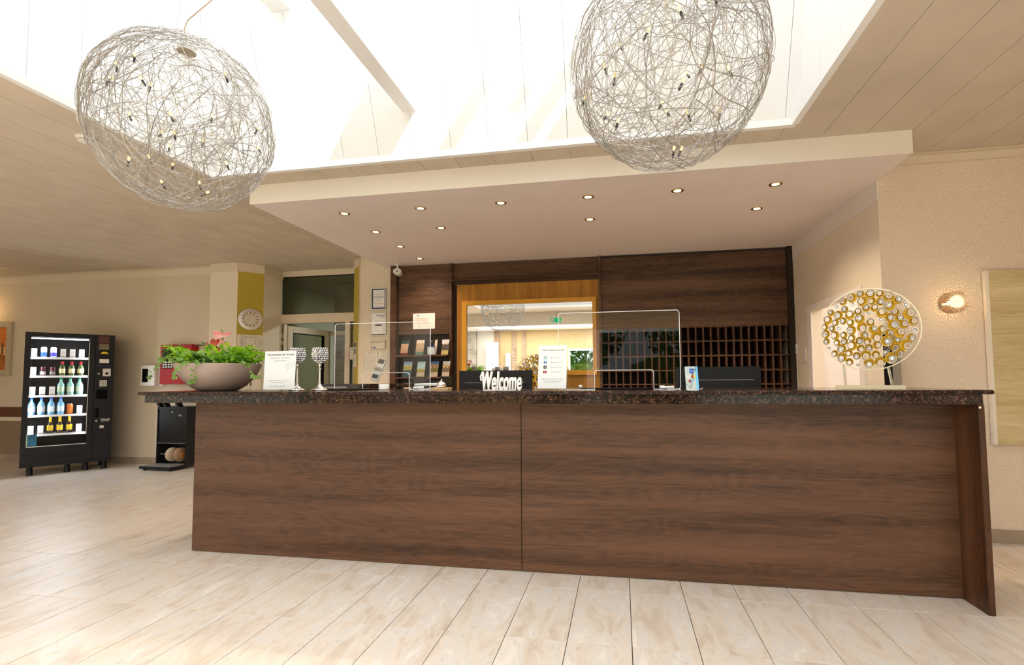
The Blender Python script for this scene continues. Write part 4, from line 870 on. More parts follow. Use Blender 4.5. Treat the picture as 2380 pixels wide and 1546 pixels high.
# crystal candle holders
def candle(x, y, label):
    lin_m = mat('cup_liner', (.22, .22, .24), .3, .6)
    t = thing('candle_holder', label, 'candle holder', (x, y, ZT_), 0, 'crystal candle holders')
    H = .20
    B().lathe([(.058, 0), (.060, .004), (.056, .010), (.050, .012), (.030, .020), (.016, .032), (.012, .045), (.010, .055), (.013, .060), (.0075, .066), (.0065, .12), (.0065, .15), (.012, .154), (.012, .160), (.007, .165), (.009, .175), (.012, .185), (.010, .195), (.006, .200), (.018, .206), (.001, .207)], (0, 0, 0), 32).obj('stem', M['chrome'], t, smooth=True)
    B().lathe([(.016, .205), (.036, .225), (.046, .25), (.046, .28), (.042, .303)], (0, 0, 0), 20).obj('cup_liner', lin_m, t, smooth=True)
    me = B().sphere((0, 0, 0), .0078, 8, 5).mesh('crystal_bead', M['cry'])
    rows = [(.205, .020, 8), (.217, .036, 14), (.231, .047, 18), (.246, .052, 20), (.261, .053, 20), (.276, .052, 20), (.291, .049, 19), (.305, .047, 18)]
    for k, (z, r, n_) in enumerate(rows):
        for i in range(n_):
            a = 2*PI*(i+.5*(k % 2))/n_; o = link('crystal_bead', me, t); o.location = (r*math.cos(a), r*math.sin(a), z); o.rotation_euler = (a*3, a, k)
    B().lathe([(.02, .212), (.026, .214), (.028, .25), (.02, .262), (.001, .264)], (0, 0, 0), 16).obj('wax_light', mat('cream_wax', (.85, .80, .58), .6), t, smooth=True)
    me2 = B().sphere((0, 0, 0), .011, 8, 5).mesh('cream_petal', mat('cream_petal', (.85, .80, .6), .6)); 
    for dx, dz in ((-.018, .272), (-.002, .278), (.012, .268), (-.012, .252), (.006, .250)):
        o = link('cream_petal', me2, t); o.location = (dx-.006, -.047, dz); o.scale = (1, .5, 1)
candle(-2.341, 3.36, 'chrome candle holder with crystal cup, the one touching the voucher display')
candle(-2.172, 3.38, 'chrome candle holder with crystal cup, the one further right of the pair')

# plexiglass screens with pass-through
def screen(x0, y, label):
    t = thing('counter_screen', label, 'screen', (x0, y, ZT_))
    W_, H_ = .785, .512; r = .022
    def outline(d):
        o = []
        x1 = W_-d; z1 = H_-d; a0, a1, az, ar = .24+d*-1, .615+d, .125+d, .02
        def arc(cx, cz, rr, s0, s1, n_=6): return [(cx+rr*math.cos(math.radians(s0+(s1-s0)*i/n_)), cz+rr*math.sin(math.radians(s0+(s1-s0)*i/n_))) for i in range(n_+1)]
        R = r-d
        o += [(d, d)] + [(a0, d)] + arc(a0+ar, az-ar, ar, 180, 90) + arc(a1-ar, az-ar, ar, 90, 0) + [(a1, d)] + [(x1-R, d)] + arc(x1-R, d+R, R, -90, 0) + arc(x1-R, z1-R, R, 0, 90) + arc(d+R, z1-R, R, 90, 180)
        return o
    e = outline(0); i_ = outline(.0035)
    B().prism(i_, 'Y', -.002, .002).obj('clear_pane', M['acr'], t)
    B().ring(e, i_, 'Y', -.0026, .0026).obj('polished_edge', M['edge'], t)
    for x in (.30*W_/.785, .70*W_/.785):
        pass
    b = B(); b.box(.70, .78, -.03, .05, 0, .004); b.tube([(.66, -.02, .012), (.74, -.02, .016)], .008, 10); b.obj('pane_clamp', M['edge'], t, smooth=True)
    b = B(); b.box(.01, .06, -.03, .05, 0, .004); b.obj('pane_clamp', M['edge'], t)
    return t
screen(-2.188, 3.60, 'clear acrylic counter screen with a low pass-through, left, behind the bell')
screen(-.41, 3.36, 'clear acrylic counter screen with a low pass-through, right, in front of the key rack')
# small things
for x, y, w_, lab in ((-1.98, 3.46, .26, 'left thin black oval tray in front of the left screen'), (.0, 3.50, .29, 'right thin black oval tray in front of the right screen')):
    tag(B().lathe([(w_*.8, 0), (w_*.97, .003), (w_, .008), (w_*.97, .0085), (w_*.8, .004), (.001, .004)], (x, y, ZT_), 40, sy=.26).obj('signing_tray', M['blackm'], smooth=True), lab, 'tray')
tag(B().lathe([(.034, 0), (.038, .002), (.038, .036), (.035, .040), (.032, .036), (.001, .034)], (-1.705, 3.46, ZT_+.003), 32).obj('white_pot', M['white'], smooth=True), 'low round white pot beside the left screen', 'pot')
t = thing('reception_bell', 'silver counter bell on a small wooden plate', 'bell', (-1.258, 3.44, ZT_))
B().box(-.065, .065, -.045, .045, 0, .016).obj('wooden_base', mat('beech', (.62, .42, .22), .5), t, bevel=.002); B().lathe([(.030, .016), (.036, .02), (.036, .026), (.031, .030), (.0335, .034), (.033, .038), (.026, .050), (.014, .058), (.005, .062), (.004, .067), (.006, .070), (.004, .075), (.001, .076)], (0, 0, 0), 32).obj('bell_dome', M['chrome'], t, smooth=True)
t = thing('welcome_sign', 'white freestanding three-dimensional Welcome lettering', 'sign', (-.868, 3.10, ZT_+.001))
text('Welcome', .165, M['white'], (0, 0, .004), parent=t, ext=.014, shear=.14, off=.0028, bev=.001, align='LEFT', sx=.375, space=1.06)
B().tube([(-.002, 0, .062), (-.006, 0, .09), (.002, 0, .108), (.014, 0, .112)], .005, 8).box(.014, .225, -.012, .012, .0, .007).obj('joining_foot', M['white'], t, smooth=True)
t = thing('payment_card_sign', 'slim grey card stand with card payment logos, right of the right screen', 'sign', (.405, 3.05, ZT_+.001), .05)
p = bpy.data.objects.new('card_face', None); COL.objects.link(p); p.parent = t; p.rotation_euler = (-.28, .0, 0); p.location = (0, 0, .003)
B().box(-.036, .036, 0, .002, .0, .141).obj('card', mat('card_grey', (.46, .55, .56), .4), p); B().box(.022, .036, -.0006, 0, .0, .141).obj('blue_margin', M['cyan'], p)
B().box(-.012, .014, -.0012, -.0006, .10, .128).obj('blue_logo', M['blue'], p); text('AMEX', .0085, M['white'], (.001, -.0016, .11), parent=p)
B().box(-.033, -.010, -.0012, -.0006, .072, .085).obj('white_logo', M['white'], p); text('VISA', .0085, M['navy'], (-.0215, -.0016, .0755), parent=p)
for x, m_, z in ((.004, M['red'], .080), (.014, M['yel'], .080), (-.012, M['red'], .053), (-.003, M['cyan'], .053)): B().lathe([(.001, -.0014), (.0075, -.0014), (.0075, -.0007)], (x, 0, z), 16, 'Y').obj('logo_disc', m_, p)
b = B(); r_ = random.Random(2)
for k in range(26):
    s_ = k/26; x = -.022+.045*s_+r_.uniform(-.010, .010); z = .01+.125*s_; b.tube([(x, -.001, z), (x+r_.uniform(-.012, .012), -.001, z+r_.uniform(.004, .014)), (x+r_.uniform(-.012, .012), -.001, z+r_.uniform(-.01, .012))], .0006, 4)
b.obj('scribble_print', M['black'], p); B().tube([(.036, .02, .0), (.05, .03, .006), (.062, .03, .012)], .0015, 6).box(-.03, .03, .0, .06, 0, .002).obj('wire_foot', M['chrome'], t)
t = thing('white_stopper', 'pair of small white knobs lying beside the right screen', 'clamp', (.262, 3.42, ZT_)); B().lathe([(.011, -.016), (.013, -.012), (.010, 0), (.013, .012), (.011, .016)], (0, 0, .013), 14, 'X').obj('knob', M['white'], t, smooth=True)
tag(B().lathe([(.013, -.012), (.015, 0), (.013, .012)], (-.275, 3.5, ZT_+.015), 14, 'X').obj('tape_roll', M['paperc'], smooth=True), 'small cream roll beside the leaning social media display', 'tape roll')
# acrylic leaflet stand on the rear granite ledge
t = thing('leaflet_dispenser', 'leaning clear dispenser of grey picture leaflets behind the left screen', 'leaflet stand', (-2.44, 4.72, 1.222), .0)
p = bpy.data.objects.new('dispenser_face', None); COL.objects.link(p); p.parent = t; p.rotation_euler = (-.30, .26, 0)
B().box(-.036, .036, 0, .012, 0.001, .235).obj('leaflet_stack', mat('grey_leaflet', (.45, .45, .44), .5), p); B().box(-.042, .042, -.004, -.001, 0, .13).box(-.042, -.040, -.004, .02, 0, .14).box(.040, .042, -.004, .02, 0, .25).box(-.042, .042, .018, .02, 0, .26).obj('clear_case', M['acr'], p)
for z0, z1 in ((.03, .07), (.19, .235)): B().box(-.034, .03, -.001, 0, z0, z1).obj('leaflet_picture', M['greyd'], p)
B().box(-.04, .035, -.001, 0, .115, .15).obj('leaflet_picture', M['grey'], p); B().box(.039, .042, -.005, .02, 0, .25).obj('bright_edge', M['edge'], p)
tag(B().tube([(-2.72, 4.3, 1.166), (-2.50, 4.32, 1.166)], .006, 8).obj('ball_pen', M['steel'], smooth=True), 'silver and blue pen lying on the granite behind the candle holders', 'pen')
# brochures lying around: letter trays
t = thing('letter_trays', 'stack of three black letter trays on the desk left of the left monitor', 'letter tray', (-1.66, 4.32, .75))
for k in range(6):
    z = .0+.085*k; b = B(); b.box(-.13, .13, -.15, .15, z, z+.005); b.box(-.13, -.125, -.15, .15, z, z+.035); b.box(.125, .13, -.15, .15, z, z+.035); b.box(-.13, .13, .145, .15, z, z+.05); b.obj('tray', M['black'], t)
    for s_ in (-.127, .124): B().box(s_, s_+.003, -.15, .15, z+.03, z+.085).obj('riser', M['black'], t)
    if k in (4, 5): B().box(-.11, .11, -.152, .13, z+.006, z+.016+.008*(k % 2)).obj('paper_pile', M['paper'], t)
# monitors
def monitor(x0, x1, ztop, y, label, ledge):
    t = thing('monitor', label, 'monitor', ((x0+x1)/2, y, .75)); w_ = (x1-x0)/2; zt = ztop-.75; zb = zt-.36
    B().prism(rrect(-w_, w_, zb, zt, .006), 'Y', -.012, .012).obj('back_shell', M['blackm'], t, bevel=.003)
    B().box(-w_+.01, w_-.01, .012, .014, zb+.01, zt-.01).obj('display', M['blackg'], t)
    B().prism(rrect(-w_*.82, w_*.82, zb+.03, zt-.10, .01), 'Y', -.032, -.012).obj('rear_hump', M['blackm'], t, bevel=.006)
    B().box(-w_*.82, w_*.82, -.034, -.030, zt-.105, zt-.101).obj('seam_line', M['grey'], t)
    B().box(-.04, .04, -.05, -.03, .01, zb+.15).obj('stand_arm', M['blackm'], t); B().box(-.12, .12, -.14, .08, 0, .012).obj('stand_foot', M['blackm'], t, bevel=.004)
monitor(-1.372, -.733, 1.306, 4.2, 'black monitor seen from behind, beneath the mirror', 1)
monitor(.432, 1.066, 1.318, 4.2, 'black monitor seen from behind, in front of the key rack', 1)

# ------------------------------------------------------------------ ring sculptures
RINGS = [(385,200,58,378,195,28,0),(516,155,72,500,150,36,0),(643,112,58,635,103,30,1),(780,122,72,782,108,40,1),(914,125,56,910,118,30,0),(1037,178,75,1040,165,40,0),(285,265,60,285,260,30,2),(530,270,68,527,250,27,2),(667,220,73,647,212,38,0),(803,225,58,788,222,30,0),(918,242,58,925,240,32,1),(1157,235,60,1170,222,34,1),(198,355,52,187,343,26,1),(404,320,55,395,312,30,1),(597,362,55,598,352,30,0),(715,318,55,710,305,30,1),(832,325,56,838,312,30,0),(1042,302,76,1030,292,42,1),(1228,320,78,1260,312,35,2),(308,400,68,290,400,40,1),(476,405,70,470,388,36,0),(148,460,66,133,448,36,0),(260,507,52,243,503,28,0),(376,488,54,362,485,30,1),(612,468,72,605,455,40,1),(484,518,54,470,510,30,0),(760,425,70,748,395,28,2),(930,400,76,935,385,38,0),(1112,403,58,1108,395,32,0),(1297,435,82,1322,425,45,0),(102,560,50,82,560,28,0),(203,592,48,193,588,28,1),(322,590,75,305,592,30,2),(767,530,58,772,520,32,0),(905,530,75,912,498,30,2),(1030,475,58,1045,475,32,1),(1167,493,60,1180,485,34,1),(1345,545,65,1360,540,36,0),(107,668,62,90,668,38,1),(247,692,66,222,692,38,0),(376,695,52,362,692,28,0),(490,628,70,470,632,42,1),(643,595,74,655,608,40,0),(798,632,58,818,620,30,1),(920,640,60,938,640,34,0),(1077,583,76,1095,580,42,1),(1220,583,60,1235,575,34,0),(1327,668,80,1360,672,38,2),(113,778,50,102,783,28,1),(272,800,50,258,803,28,0),(382,788,52,372,788,32,1),(492,742,54,478,743,30,0),(600,787,56,603,790,34,1),(672,705,56,685,707,32,1),(842,738,75,850,757,42,0),(714,795,56,710,812,30,0),(1020,700,60,1035,692,32,0),(1160,695,78,1183,680,42,0),(170,868,68,145,878,28,2),(337,895,68,325,900,40,1),(492,853,70,472,850,42,0),(845,857,58,860,860,32,0),(977,808,76,992,810,42,1),(1120,800,60,1130,790,34,1),(1308,780,62,1325,782,34,1),(232,962,50,217,968,28,0),(442,958,54,430,965,30,0),(613,902,58,620,912,32,0),(730,895,56,730,900,34,1),(942,940,75,955,960,32,2),(1082,898,60,1092,905,34,0),(1227,878,80,1257,885,46,0),(337,1022,72,325,1032,38,1),(445,1090,55,438,1100,30,0),(550,1005,58,548,1010,32,1),(683,997,75,683,1012,42,0),(822,995,58,825,1003,32,0),(1150,983,62,1160,990,34,0),(579,1105,72,563,1137,30,2),(725,1118,76,722,1132,40,1),(880,1098,76,882,1110,42,0),(1025,1045,80,1040,1055,44,1)]
def sculpture(loc, rx, rz, zc, label, dark=False, s=1.0, tilt=0):
    t = thing('ring_sculpture', label, 'sculpture', loc, tilt)
    N_ = 64
    B().ring(circ(0, zc, rx, N_, rz), circ(0, zc, rx-.006*s, N_, rz-.006*s), 'Y', -.006, .006).obj('outer_hoop', M['champ'] if not dark else M['brass'], t, smooth=False, bevel=.0015)
    B().ring(circ(0, zc, rx, N_, rz), circ(0, zc, rx-.003*s, N_, rz-.003*s), 'Y', .022, .025).obj('rear_hoop', M['champ'], t)
    k = rx/715*.985; kz = rz/583*.985
    for (x, y, r, hx, hy, hr, ty) in RINGS:
        X, Z, R, HX, HZ, HR = (x-732)*k, zc-(y-625)*kz, r*k, (hx-732)*k, zc-(hy-625)*kz, hr*k; q = kz/k
        n_ = 20; o = []
        b = B()
        if ty == 2:
            b.ring(circ(X, Z, R, n_, R*q), circ(X, Z, R*.965, n_, R*q*.965), 'Y', -.006, .004); b.ring(circ((X+HX)/2, (Z+HZ)/2, R*.68, n_, R*q*.68), circ((X+HX)/2, (Z+HZ)/2, R*.645, n_, R*q*.645), 'Y', -.004, .006)
            o = b.obj('wire_ring', M['steel'], t)
        else:
            A = circ(X, Z, R, n_, R*q); Bc = circ(HX, HZ, HR, n_, HR*q); vs = [(u, -.010*s, v) for u, v in A]+[(u, .008*s, v) for u, v in Bc]+[(u, .010*s, v) for u, v in Bc]+[(u, -.008*s, v) for u, v in [((a-X)*1.03+X, (c-Z)*1.03+Z) for a, c in A]]
            fs = []
            for i in range(n_):
                j = (i+1) % n_
                for a, c in ((0, 1), (1, 2), (2, 3), (3, 0)): fs.append((a*n_+i, a*n_+j, c*n_+j, c*n_+i))
            b.add(vs, fs); o = b.obj('enamel_cup', M['cup'], t, smooth=False)
            o.data.materials.append(M['cupin'])
            ha = math.atan2(HZ-Z, HX-X)
            for f_ in o.data.polygons:
                c_ = f_.center
                if abs(math.remainder(math.atan2(c_.z-Z, c_.x-X)-ha, 2*PI)) < 1.25: f_.material_index = 1
        b2 = B().ring(circ(HX, HZ, HR, n_, HR*q), circ(HX, HZ, HR*.88, n_, HR*q*.88), 'Y', -.004, .012*s); b2.obj('inner_ring', M['steel'], o)
        if ty: 
            g = B().lathe([(.0005, -.008), (HR*.5, -.007), (HR*.85, -.001), (HR*.5, .006), (.0005, .007)], (HX, .002, HZ), 9, 'Y', sy=q if False else 1); g.obj('crystal', M['cry'], o)
    for sx_, bx_ in ((-.135, -.128), (.085, .10)):
        B().tube([(sx_*s, 0, zc-rz*math.sqrt(max(0, 1-(sx_*s/rx)**2))+.004), (bx_*s, 0, .022)], .0045, 6).tube([((sx_+.008)*s, 0, zc-rz*math.sqrt(max(0, 1-(sx_*s/rx)**2))+.004), ((bx_+.008)*s, 0, .022)], .002, 5).obj('support_rod', M['champ'], t)
    b = B(); b.box(-.178*s, .165*s, -.05, -.042, .002, .022); b.box(-.178*s, .165*s, .042, .05, .002, .022); b.box(-.178*s, -.170*s, -.041, .041, .002, .022); b.box(.157*s, .165*s, -.041, .041, .002, .022); b.box(-.169*s, .156*s, -.006, .006, .008, .022)
    b.box(-.172*s, .159*s, -.046, .046, 0, .0018); b.obj('base_frame', M['champ'], t)
sculpture((1.448, 3.31, ZT_), .2535, .2445, .354, 'large round sculpture of gold cups and crystals at the right end of the counter', tilt=-.43)
sc2 = thing('side_ledge', 'narrow walnut ledge below the mirror carrying the dark disc sculpture', 'ledge'); B().box(-2.15, -.27, 6.09, 6.408, .82, .86).obj('ledge_top', M['cab'], sc2); B().box(-2.10, -.32, 6.15, 6.405, 0, .82).obj('ledge_body', M['cab'], sc2)
sculpture((-.99, 6.24, .861), .345, .335, .35, 'dark gold ring sculpture on the ledge below the mirror, behind the left monitor', True, 1.2)

# ------------------------------------------------------------------ polishing machine
t = thing('shoe_polisher', 'black shoe polishing machine with two lambswool brushes on the floor by the counter', 'shoe polisher', (-6.30, 6.22, 0), -.06)
W_, D_ = .265, .26
b = B(); b.box(-W_, -W_+.02, 0, D_, .03, .86); b.box(W_-.02, W_, 0, D_, .03, .86); b.box(-W_, W_, 0, D_, .835, .87); b.box(-W_, W_, D_-.02, D_, .03, .86); b.obj('cabinet', M['blackm'], t, bevel=.004)
B().box(-W_+.02, W_-.02, .012, .03, .36, .835).obj('front_panel', M['black'], t); B().box(-W_+.02, W_-.02, .0, .03, .345, .362).obj('shelf_edge', M['greyd'], t)
B().lathe([(.001, .0), (.012, .002), (.012, .012)], (.0, .0, .79), 14, 'Y').obj('lock', M['chrome'], t); text('BEDA', .02, M['plast'], (.13, .010, .745), parent=t); text('SHOESHINE', .010, M['plast'], (.15, .010, .735), parent=t)
for x, m_ in ((-.02, M['dust']), (.12, mat('brown_wool', (.36, .22, .14), .95, bump=1, bs=120))):
    o = B().lathe([(.02, -.05), (.07, -.048), (.095, -.03), (.102, 0), (.095, .03), (.07, .048), (.02, .05)], (x, .05, .19), 28, 'X').obj('polishing_brush', m_, t, smooth=True)
B().lathe([(.001, .055), (.04, .055), (.045, .048), (.045, .03)], (.12, .05, .19), 20, 'X').obj('orange_cap', M['orange'], t, smooth=True); B().tube([(-.24, .05, .19), (.24, .05, .19)], .014, 10).obj('axle', M['greyd'], t)
b = B(); b.box(-W_-.03, W_-.02, -.22, .03, .02, .055); b.obj('foot_tray', M['blackm'], t, bevel=.005); B().box(-W_-.01, W_-.04, -.20, .02, .055, .062).obj('rubber_mat', M['grey'], t)
for x in (-.24, .20): B().box(x, x+.03, -.20, -.17, 0, .02).obj('rubber_foot', M['black'], t)
for x in (-.24, .20): B().box(x, x+.03, .2, .23, 0, .03).obj('rubber_foot', M['black'], t)
c = [(-6.62, 6.30, .012)]
for k in range(11): c.append((-6.66-.045*k, 6.42+.02*math.sin(k*1.3), .006+.004*math.sin(k*.9)))
tag(B().tube([(-6.56, 6.42, .10), (-6.60, 6.36, .05)]+c, .004, 6).obj('power_cable', M['plast'], smooth=True), 'white cable lying along the skirting between the machines', 'cable')

# ------------------------------------------------------------------ vending machine
VA, VB_ = Vector((-7.73, 5.364, 0)), Vector((-7.20, 6.12, 0)); va = math.atan2(VB_.y-VA.y, VB_.x-VA.x)
MW = Matrix.Translation(VA) @ Matrix.Rotation(va, 4, 'Z')
t = thing('vending_machine', 'tall black drinks vending machine with a lit glass front', 'vending machine', VA, va)
W_, D_, Z0, Z1 = .924, .62, .11, 1.90; gx0, gx1, gz0, gz1 = .055, .650, .385, 1.84
b = B(); b.box(0, W_, D_-.02, D_, Z0, Z1); b.box(0, .02, .04, D_, Z0, Z1); b.box(W_-.02, W_, .04, D_, Z0, Z1); b.box(0, W_, .04, D_, Z1-.03, Z1); b.box(0, W_, .04, D_, Z0, Z0+.05); b.box(.70, .72, .06, D_-.02, Z0, Z1)
b.obj('cabinet', mat('cabinet_gloss', (.014, .013, .013), .22), t, bevel=.004)
B().ring([(0, Z0), (.712, Z0), (.712, Z1), (0, Z1)], [(gx0, gz0), (gx1, gz0), (gx1, gz1), (gx0, gz1)], 'Y', 0, .04).obj('glass_door_frame', M['blackm'], t, bevel=.004)
B().box(.716, W_, 0, .04, Z0, Z1).obj('control_panel', M['blackm'], t, bevel=.004)
B().box(gx0, gx1, .012, .018, gz0, gz1).obj('door_glass', M['mglass'], t)
b = B(); b.box(.03, .70, D_-.06, D_-.03, .3, 1.86); b.obj('inner_back', M['black'], t); B().box(.03, .70, .05, D_-.06, .30, .32).obj('inner_floor', M['greyd'], t)
B().box(.06, .64, .045, .06, 1.815, 1.83).obj('led_strip', M['led'], t); B().box(.655, .665, .05, .06, .5, 1.8).obj('led_strip', M['led'], t); B().box(.040, .050, .05, .06, .5, 1.8).obj('led_strip', M['led'], t)
light('vending_light', 'AREA', (.64, .03, 1.15), (0, math.radians(90), 0), 5, (.85, .92, 1), t, shape='RECTANGLE', size=1.3, size_y=.03)
light('vending_light', 'AREA', (.065, .03, 1.15), (0, math.radians(-90), 0), 5, (.85, .92, 1), t, shape='RECTANGLE', size=1.3, size_y=.03)
light('vending_light', 'AREA', (.34, .07, 1.78), (math.radians(-25)+0, 0, 0), 13, (.85, .92, 1), t, shape='RECTANGLE', size=.5, size_y=.04)
SHZ = [1.565, 1.315, 1.05, .785, .53]; xs = [.090+.096*i for i in range(6)]
for z in SHZ:
    B().box(.045, .655, .06, .50, z-.012, z-.006).obj('shelf', M['edge'], t); B().box(.045, .655, .052, .058, z-.022, z+.006).obj('shelf_lip', M['edge'], t)
    b = B()
    for i in range(7): b.box(.060+.096*i-.024, .060+.096*i-.021, .056, .45, z, z+.05)
    b.obj('lane_divider', M['acr'], t)
def card(x, z, ix):
    B().box(x-.028, x+.030, .058, .060, z+.0, z+.12).obj('price_card', M['white'], t)
    b = B()
    for i in range(4): b.box(x-.020+.012*i, x-.012+.012*i, .0565, .058, z+.012, z+.022); b.box(x-.018+.011*i, x-.014+.011*i, .0565, .058, z+.07, z+.075)
    b.obj('card_print', M['ink'], t)
for r_, cols in ((0, (0, 3, 4, 5)), (1, (0,)), (2, (0, 1, 2)), (3, (5,)), (4, (0, 1, 5))):
    for c_ in cols: card(xs[c_], SHZ[r_], c_)
def place(o, x, y, z): o.matrix_world = MW @ Matrix.Translation((x, y, z))
ROWN = ('top', 'second', 'third', 'fourth', 'bottom'); COLN = ('first', 'second', 'third', 'fourth', 'fifth', 'sixth')
def can(x, z, m_, m2, what, h=.14, r=.032, deep=2):
    for k in range(deep):
        q = thing('drink_can', (what+(', front' if k == 0 else (', second back' if k == 1 else ', third back'))), 'can', group='cans in the vending machine'); place(q, x, .105+.070*k, z)
        B().lathe([(r*.85, 0), (r, .006), (r, h-.012), (r*.8, h-.001), (r*.8, h), (.001, h-.003)], (0, 0, 0), 20).obj('can_body', m_, q, smooth=True)
        B().prism(circ(0, 0, r*1.01, 20), 'Z', .02, h*.5).obj('label_band', m2, q); B().lathe([(r*.8, h-.001), (r*.78, h+.002), (r*.7, h)], (0, 0, 0), 16).obj('lid', M['steel'], q, smooth=True)
def bottle(x, z, body, cap, lab_m, what, h=.21, r=.032, deep=2, neck=.013, capr=.014, caph=.02, sh=.6, foil=None):
    for k in range(deep):
        q = thing('drink_bottle', what+(', front' if k == 0 else (', second back' if k == 1 else ', third back')), 'bottle', group='bottles in the vending machine'); place(q, x, .105+.084*k, z)
        B().lathe([(r*.8, 0), (r, .006), (r, h*sh*.45), (r*.96, h*sh*.5), (r, h*sh*.6), (r, h*sh), (r*.75, h*sh+h*.1), (neck, h*sh+h*.22), (neck, h-caph)], (0, 0, 0), 18).obj('bottle_body', body, q, smooth=True)
        B().lathe([(capr, h-caph), (capr, h-.002), (capr*.9, h), (.001, h)], (0, 0, 0), 14).obj('cap', cap, q, smooth=True)
        B().lathe([(r*1.01, h*.2), (r*1.015, h*.21), (r*1.015, h*.50), (r*1.01, h*.51)], (0, 0, 0), 18).obj('label', lab_m, q, smooth=True)
        if foil: B().lathe([(neck*1.25, h*sh+h*.16), (neck*1.2, h-caph)], (0, 0, 0), 14).obj('neck_foil', foil, q, smooth=True)
sil = mat('silver_can', (.65, .67, .78), .25, .5); dk_ = mat('dark_can', (.10, .02, .03), .3, .3); org = mat('orange_can', (.85, .20, .02), .3, .2)
can(xs[1], SHZ[0], sil, M['blue'], 'silver and blue can in the second lane of the top shelf'); can(xs[2], SHZ[0], sil, mat('violet_blue', (.06, .05, .5), .3), 'silver and violet can in the third lane of the top shelf')
can(xs[1], SHZ[1], dk_, M['white'], 'dark red can in the second lane of the second shelf', .12); can(xs[2], SHZ[1], dk_, M['grey'], 'dark can in the third lane of the second shelf', .12)
grn = mat('olive_glass', (.05, .09, .02), .08, coat=.5); lbc = mat('cream_label', (.75, .68, .38), .5)
for c_ in (3, 4, 5): bottle(xs[c_], SHZ[1], grn, mat('red_cap', (.45, .01, .02), .35), lbc, 'red capped wine bottle, %s lane of the second shelf' % COLN[c_], .20, .035, 2, .012, .0155, .045)
wg = mat('green_water', (.28, .55, .48), .08, coat=.5); wb = mat('blue_water', (.20, .48, .75), .08, coat=.5)
for c_ in (3, 4, 5): bottle(xs[c_]-.005, SHZ[2], wg, mat('green_cap', (0, .32, .12), .4), mat('pale_green_label', (.55, .75, .55), .5), 'green capped water bottle, %s lane of the third shelf' % COLN[c_], .235, .038)
for c_ in (0, 1, 2, 3): bottle(xs[c_], SHZ[3], wb, mat('blue_cap', (.01, .12, .62), .4), mat('pale_blue_label', (.72, .85, .95), .5), 'blue capped water bottle, %s lane of the fourth shelf' % COLN[c_], .235, .039)
can(xs[4], SHZ[3], org, M['orange'], 'orange can in the fifth lane of the fourth shelf', .14, .033, 3)
bb = mat('brown_glass', (.035, .012, .004), .08, coat=.5)
for c_ in (2, 3, 4): bottle(xs[c_], SHZ[4], bb, M['yel'], M['yel'], 'yellow labelled beer bottle in the %s lane of the bottom shelf' % COLN[c_], .228, .032, 2 if c_ == 3 else 1, .0115, .014, .012, .5, M['yel'])
# front details
tcol = M['blackg']
b = B()
for r_ in range(4):
    for c_ in range(30): b.box(.06+.0195*c_, .072+.0195*c_, -.0015, .0, .20+.022*r_, .206+.022*r_)
for c_ in range(42): b.box(.03+.021*c_, .044+.021*c_, -.0015, .0, .135, .142); b.box(.03+.021*c_, .044+.021*c_, -.0015, .0, .152, .159)
o = b.obj('vent_slots', tcol, t); o['kind'] = 'stuff'
B().box(.745, .86, -.002, 0, 1.78, 1.88).obj('menu_sticker', mat('brown_sticker', (.10, .03, .02), .4), t); B().box(.75, .86, -.002, 0, 1.69, 1.77).obj('menu_sticker', mat('tan_sticker', (.2, .15, .08), .4), t)
B().box(.755, .87, -.002, 0, 1.56, 1.68).obj('price_display', M['blackg'], t); B().prism([(.765, 1.63), (.86, 1.63), (.835, 1.66), (.79, 1.66)], 'Y', -.003, -.002).obj('yellow_symbol', M['yel'], t); B().box(.76, .865, -.004, -.002, 1.5, 1.555).obj('white_sticker', M['white'], t); B().box(.74, .875, -.003, 0, 1.45, 1.47).obj('blue_strip', M['navy'], t)
B().box(.80, .89, -.008, 0, 1.31, 1.42).obj('card_reader', M['plast'], t, bevel=.004); B().lathe([(.001, -.012), (.018, -.011), (.018, -.008)], (.845, 0, 1.35), 12, 'Y').obj('reader_eye', M['black'], t)
B().lathe([(.001, -.006), (.011, -.005), (.011, 0)], (.758, 0, 1.345), 12, 'Y').obj('coin_button', M['champ'], t)
B().box(.77, .85, -.004, 0, 1.165, 1.255).obj('keypad', M['plast'], t)
for i in range(3):
    for j in range(3): B().box(.777+.025*i, .793+.025*i, -.006, -.004, 1.175+.027*j, 1.193+.027*j).obj('key', M['grey'], t)
B().box(.74, .86, -.003, 0, .99, 1.12).obj('note_slot', M['blackg'], t); B().box(.735, .775, -.006, 0, .73, .86).obj('return_flap', M['blackg'], t); B().lathe([(.001, -.006), (.009, -.005), (.009, 0)], (.752, 0, .68), 12, 'Y').obj('key_lock', M['chrome'], t)
text('Vendo', .042, M['white'], (.845, -.001, .685), parent=t, shear=.3, off=.0006); B().box(.80, .89, -.0012, 0, .672, .677).obj('logo_line', M['white'], t); B().box(.79, .835, -.002, 0, .575, .615).obj('type_plate', M['plast'], t)
B().box(.065, .155, .004, .011, .385, .54).obj('water_poster', mat('water_blue', (.01, .16, .30), .3, var=.6), t); B().box(.045, .066, .004, .011, .385, .54).obj('poster_margin', mat('pale_green', (.6, .75, .62), .5), t)
B().box(gx0, gx1, -.002, .002, gz0-.012, gz0-.004).obj('chrome_rail', M['steel'], t); B().box(gx1-.006, gx1, .0, .006, .5, 1.8).obj('chrome_rail', M['steel'], t)
for x, y in ((.10, .06), (.47, .06), (.66, .08), (.86, .06), (.10, .5), (.86, .5)):
    B().lathe([(.036, 0), (.038, .004), (.030, .03), (.030, .11)], (x, y, 0), 16).obj('foot', M['black'], t, smooth=True)

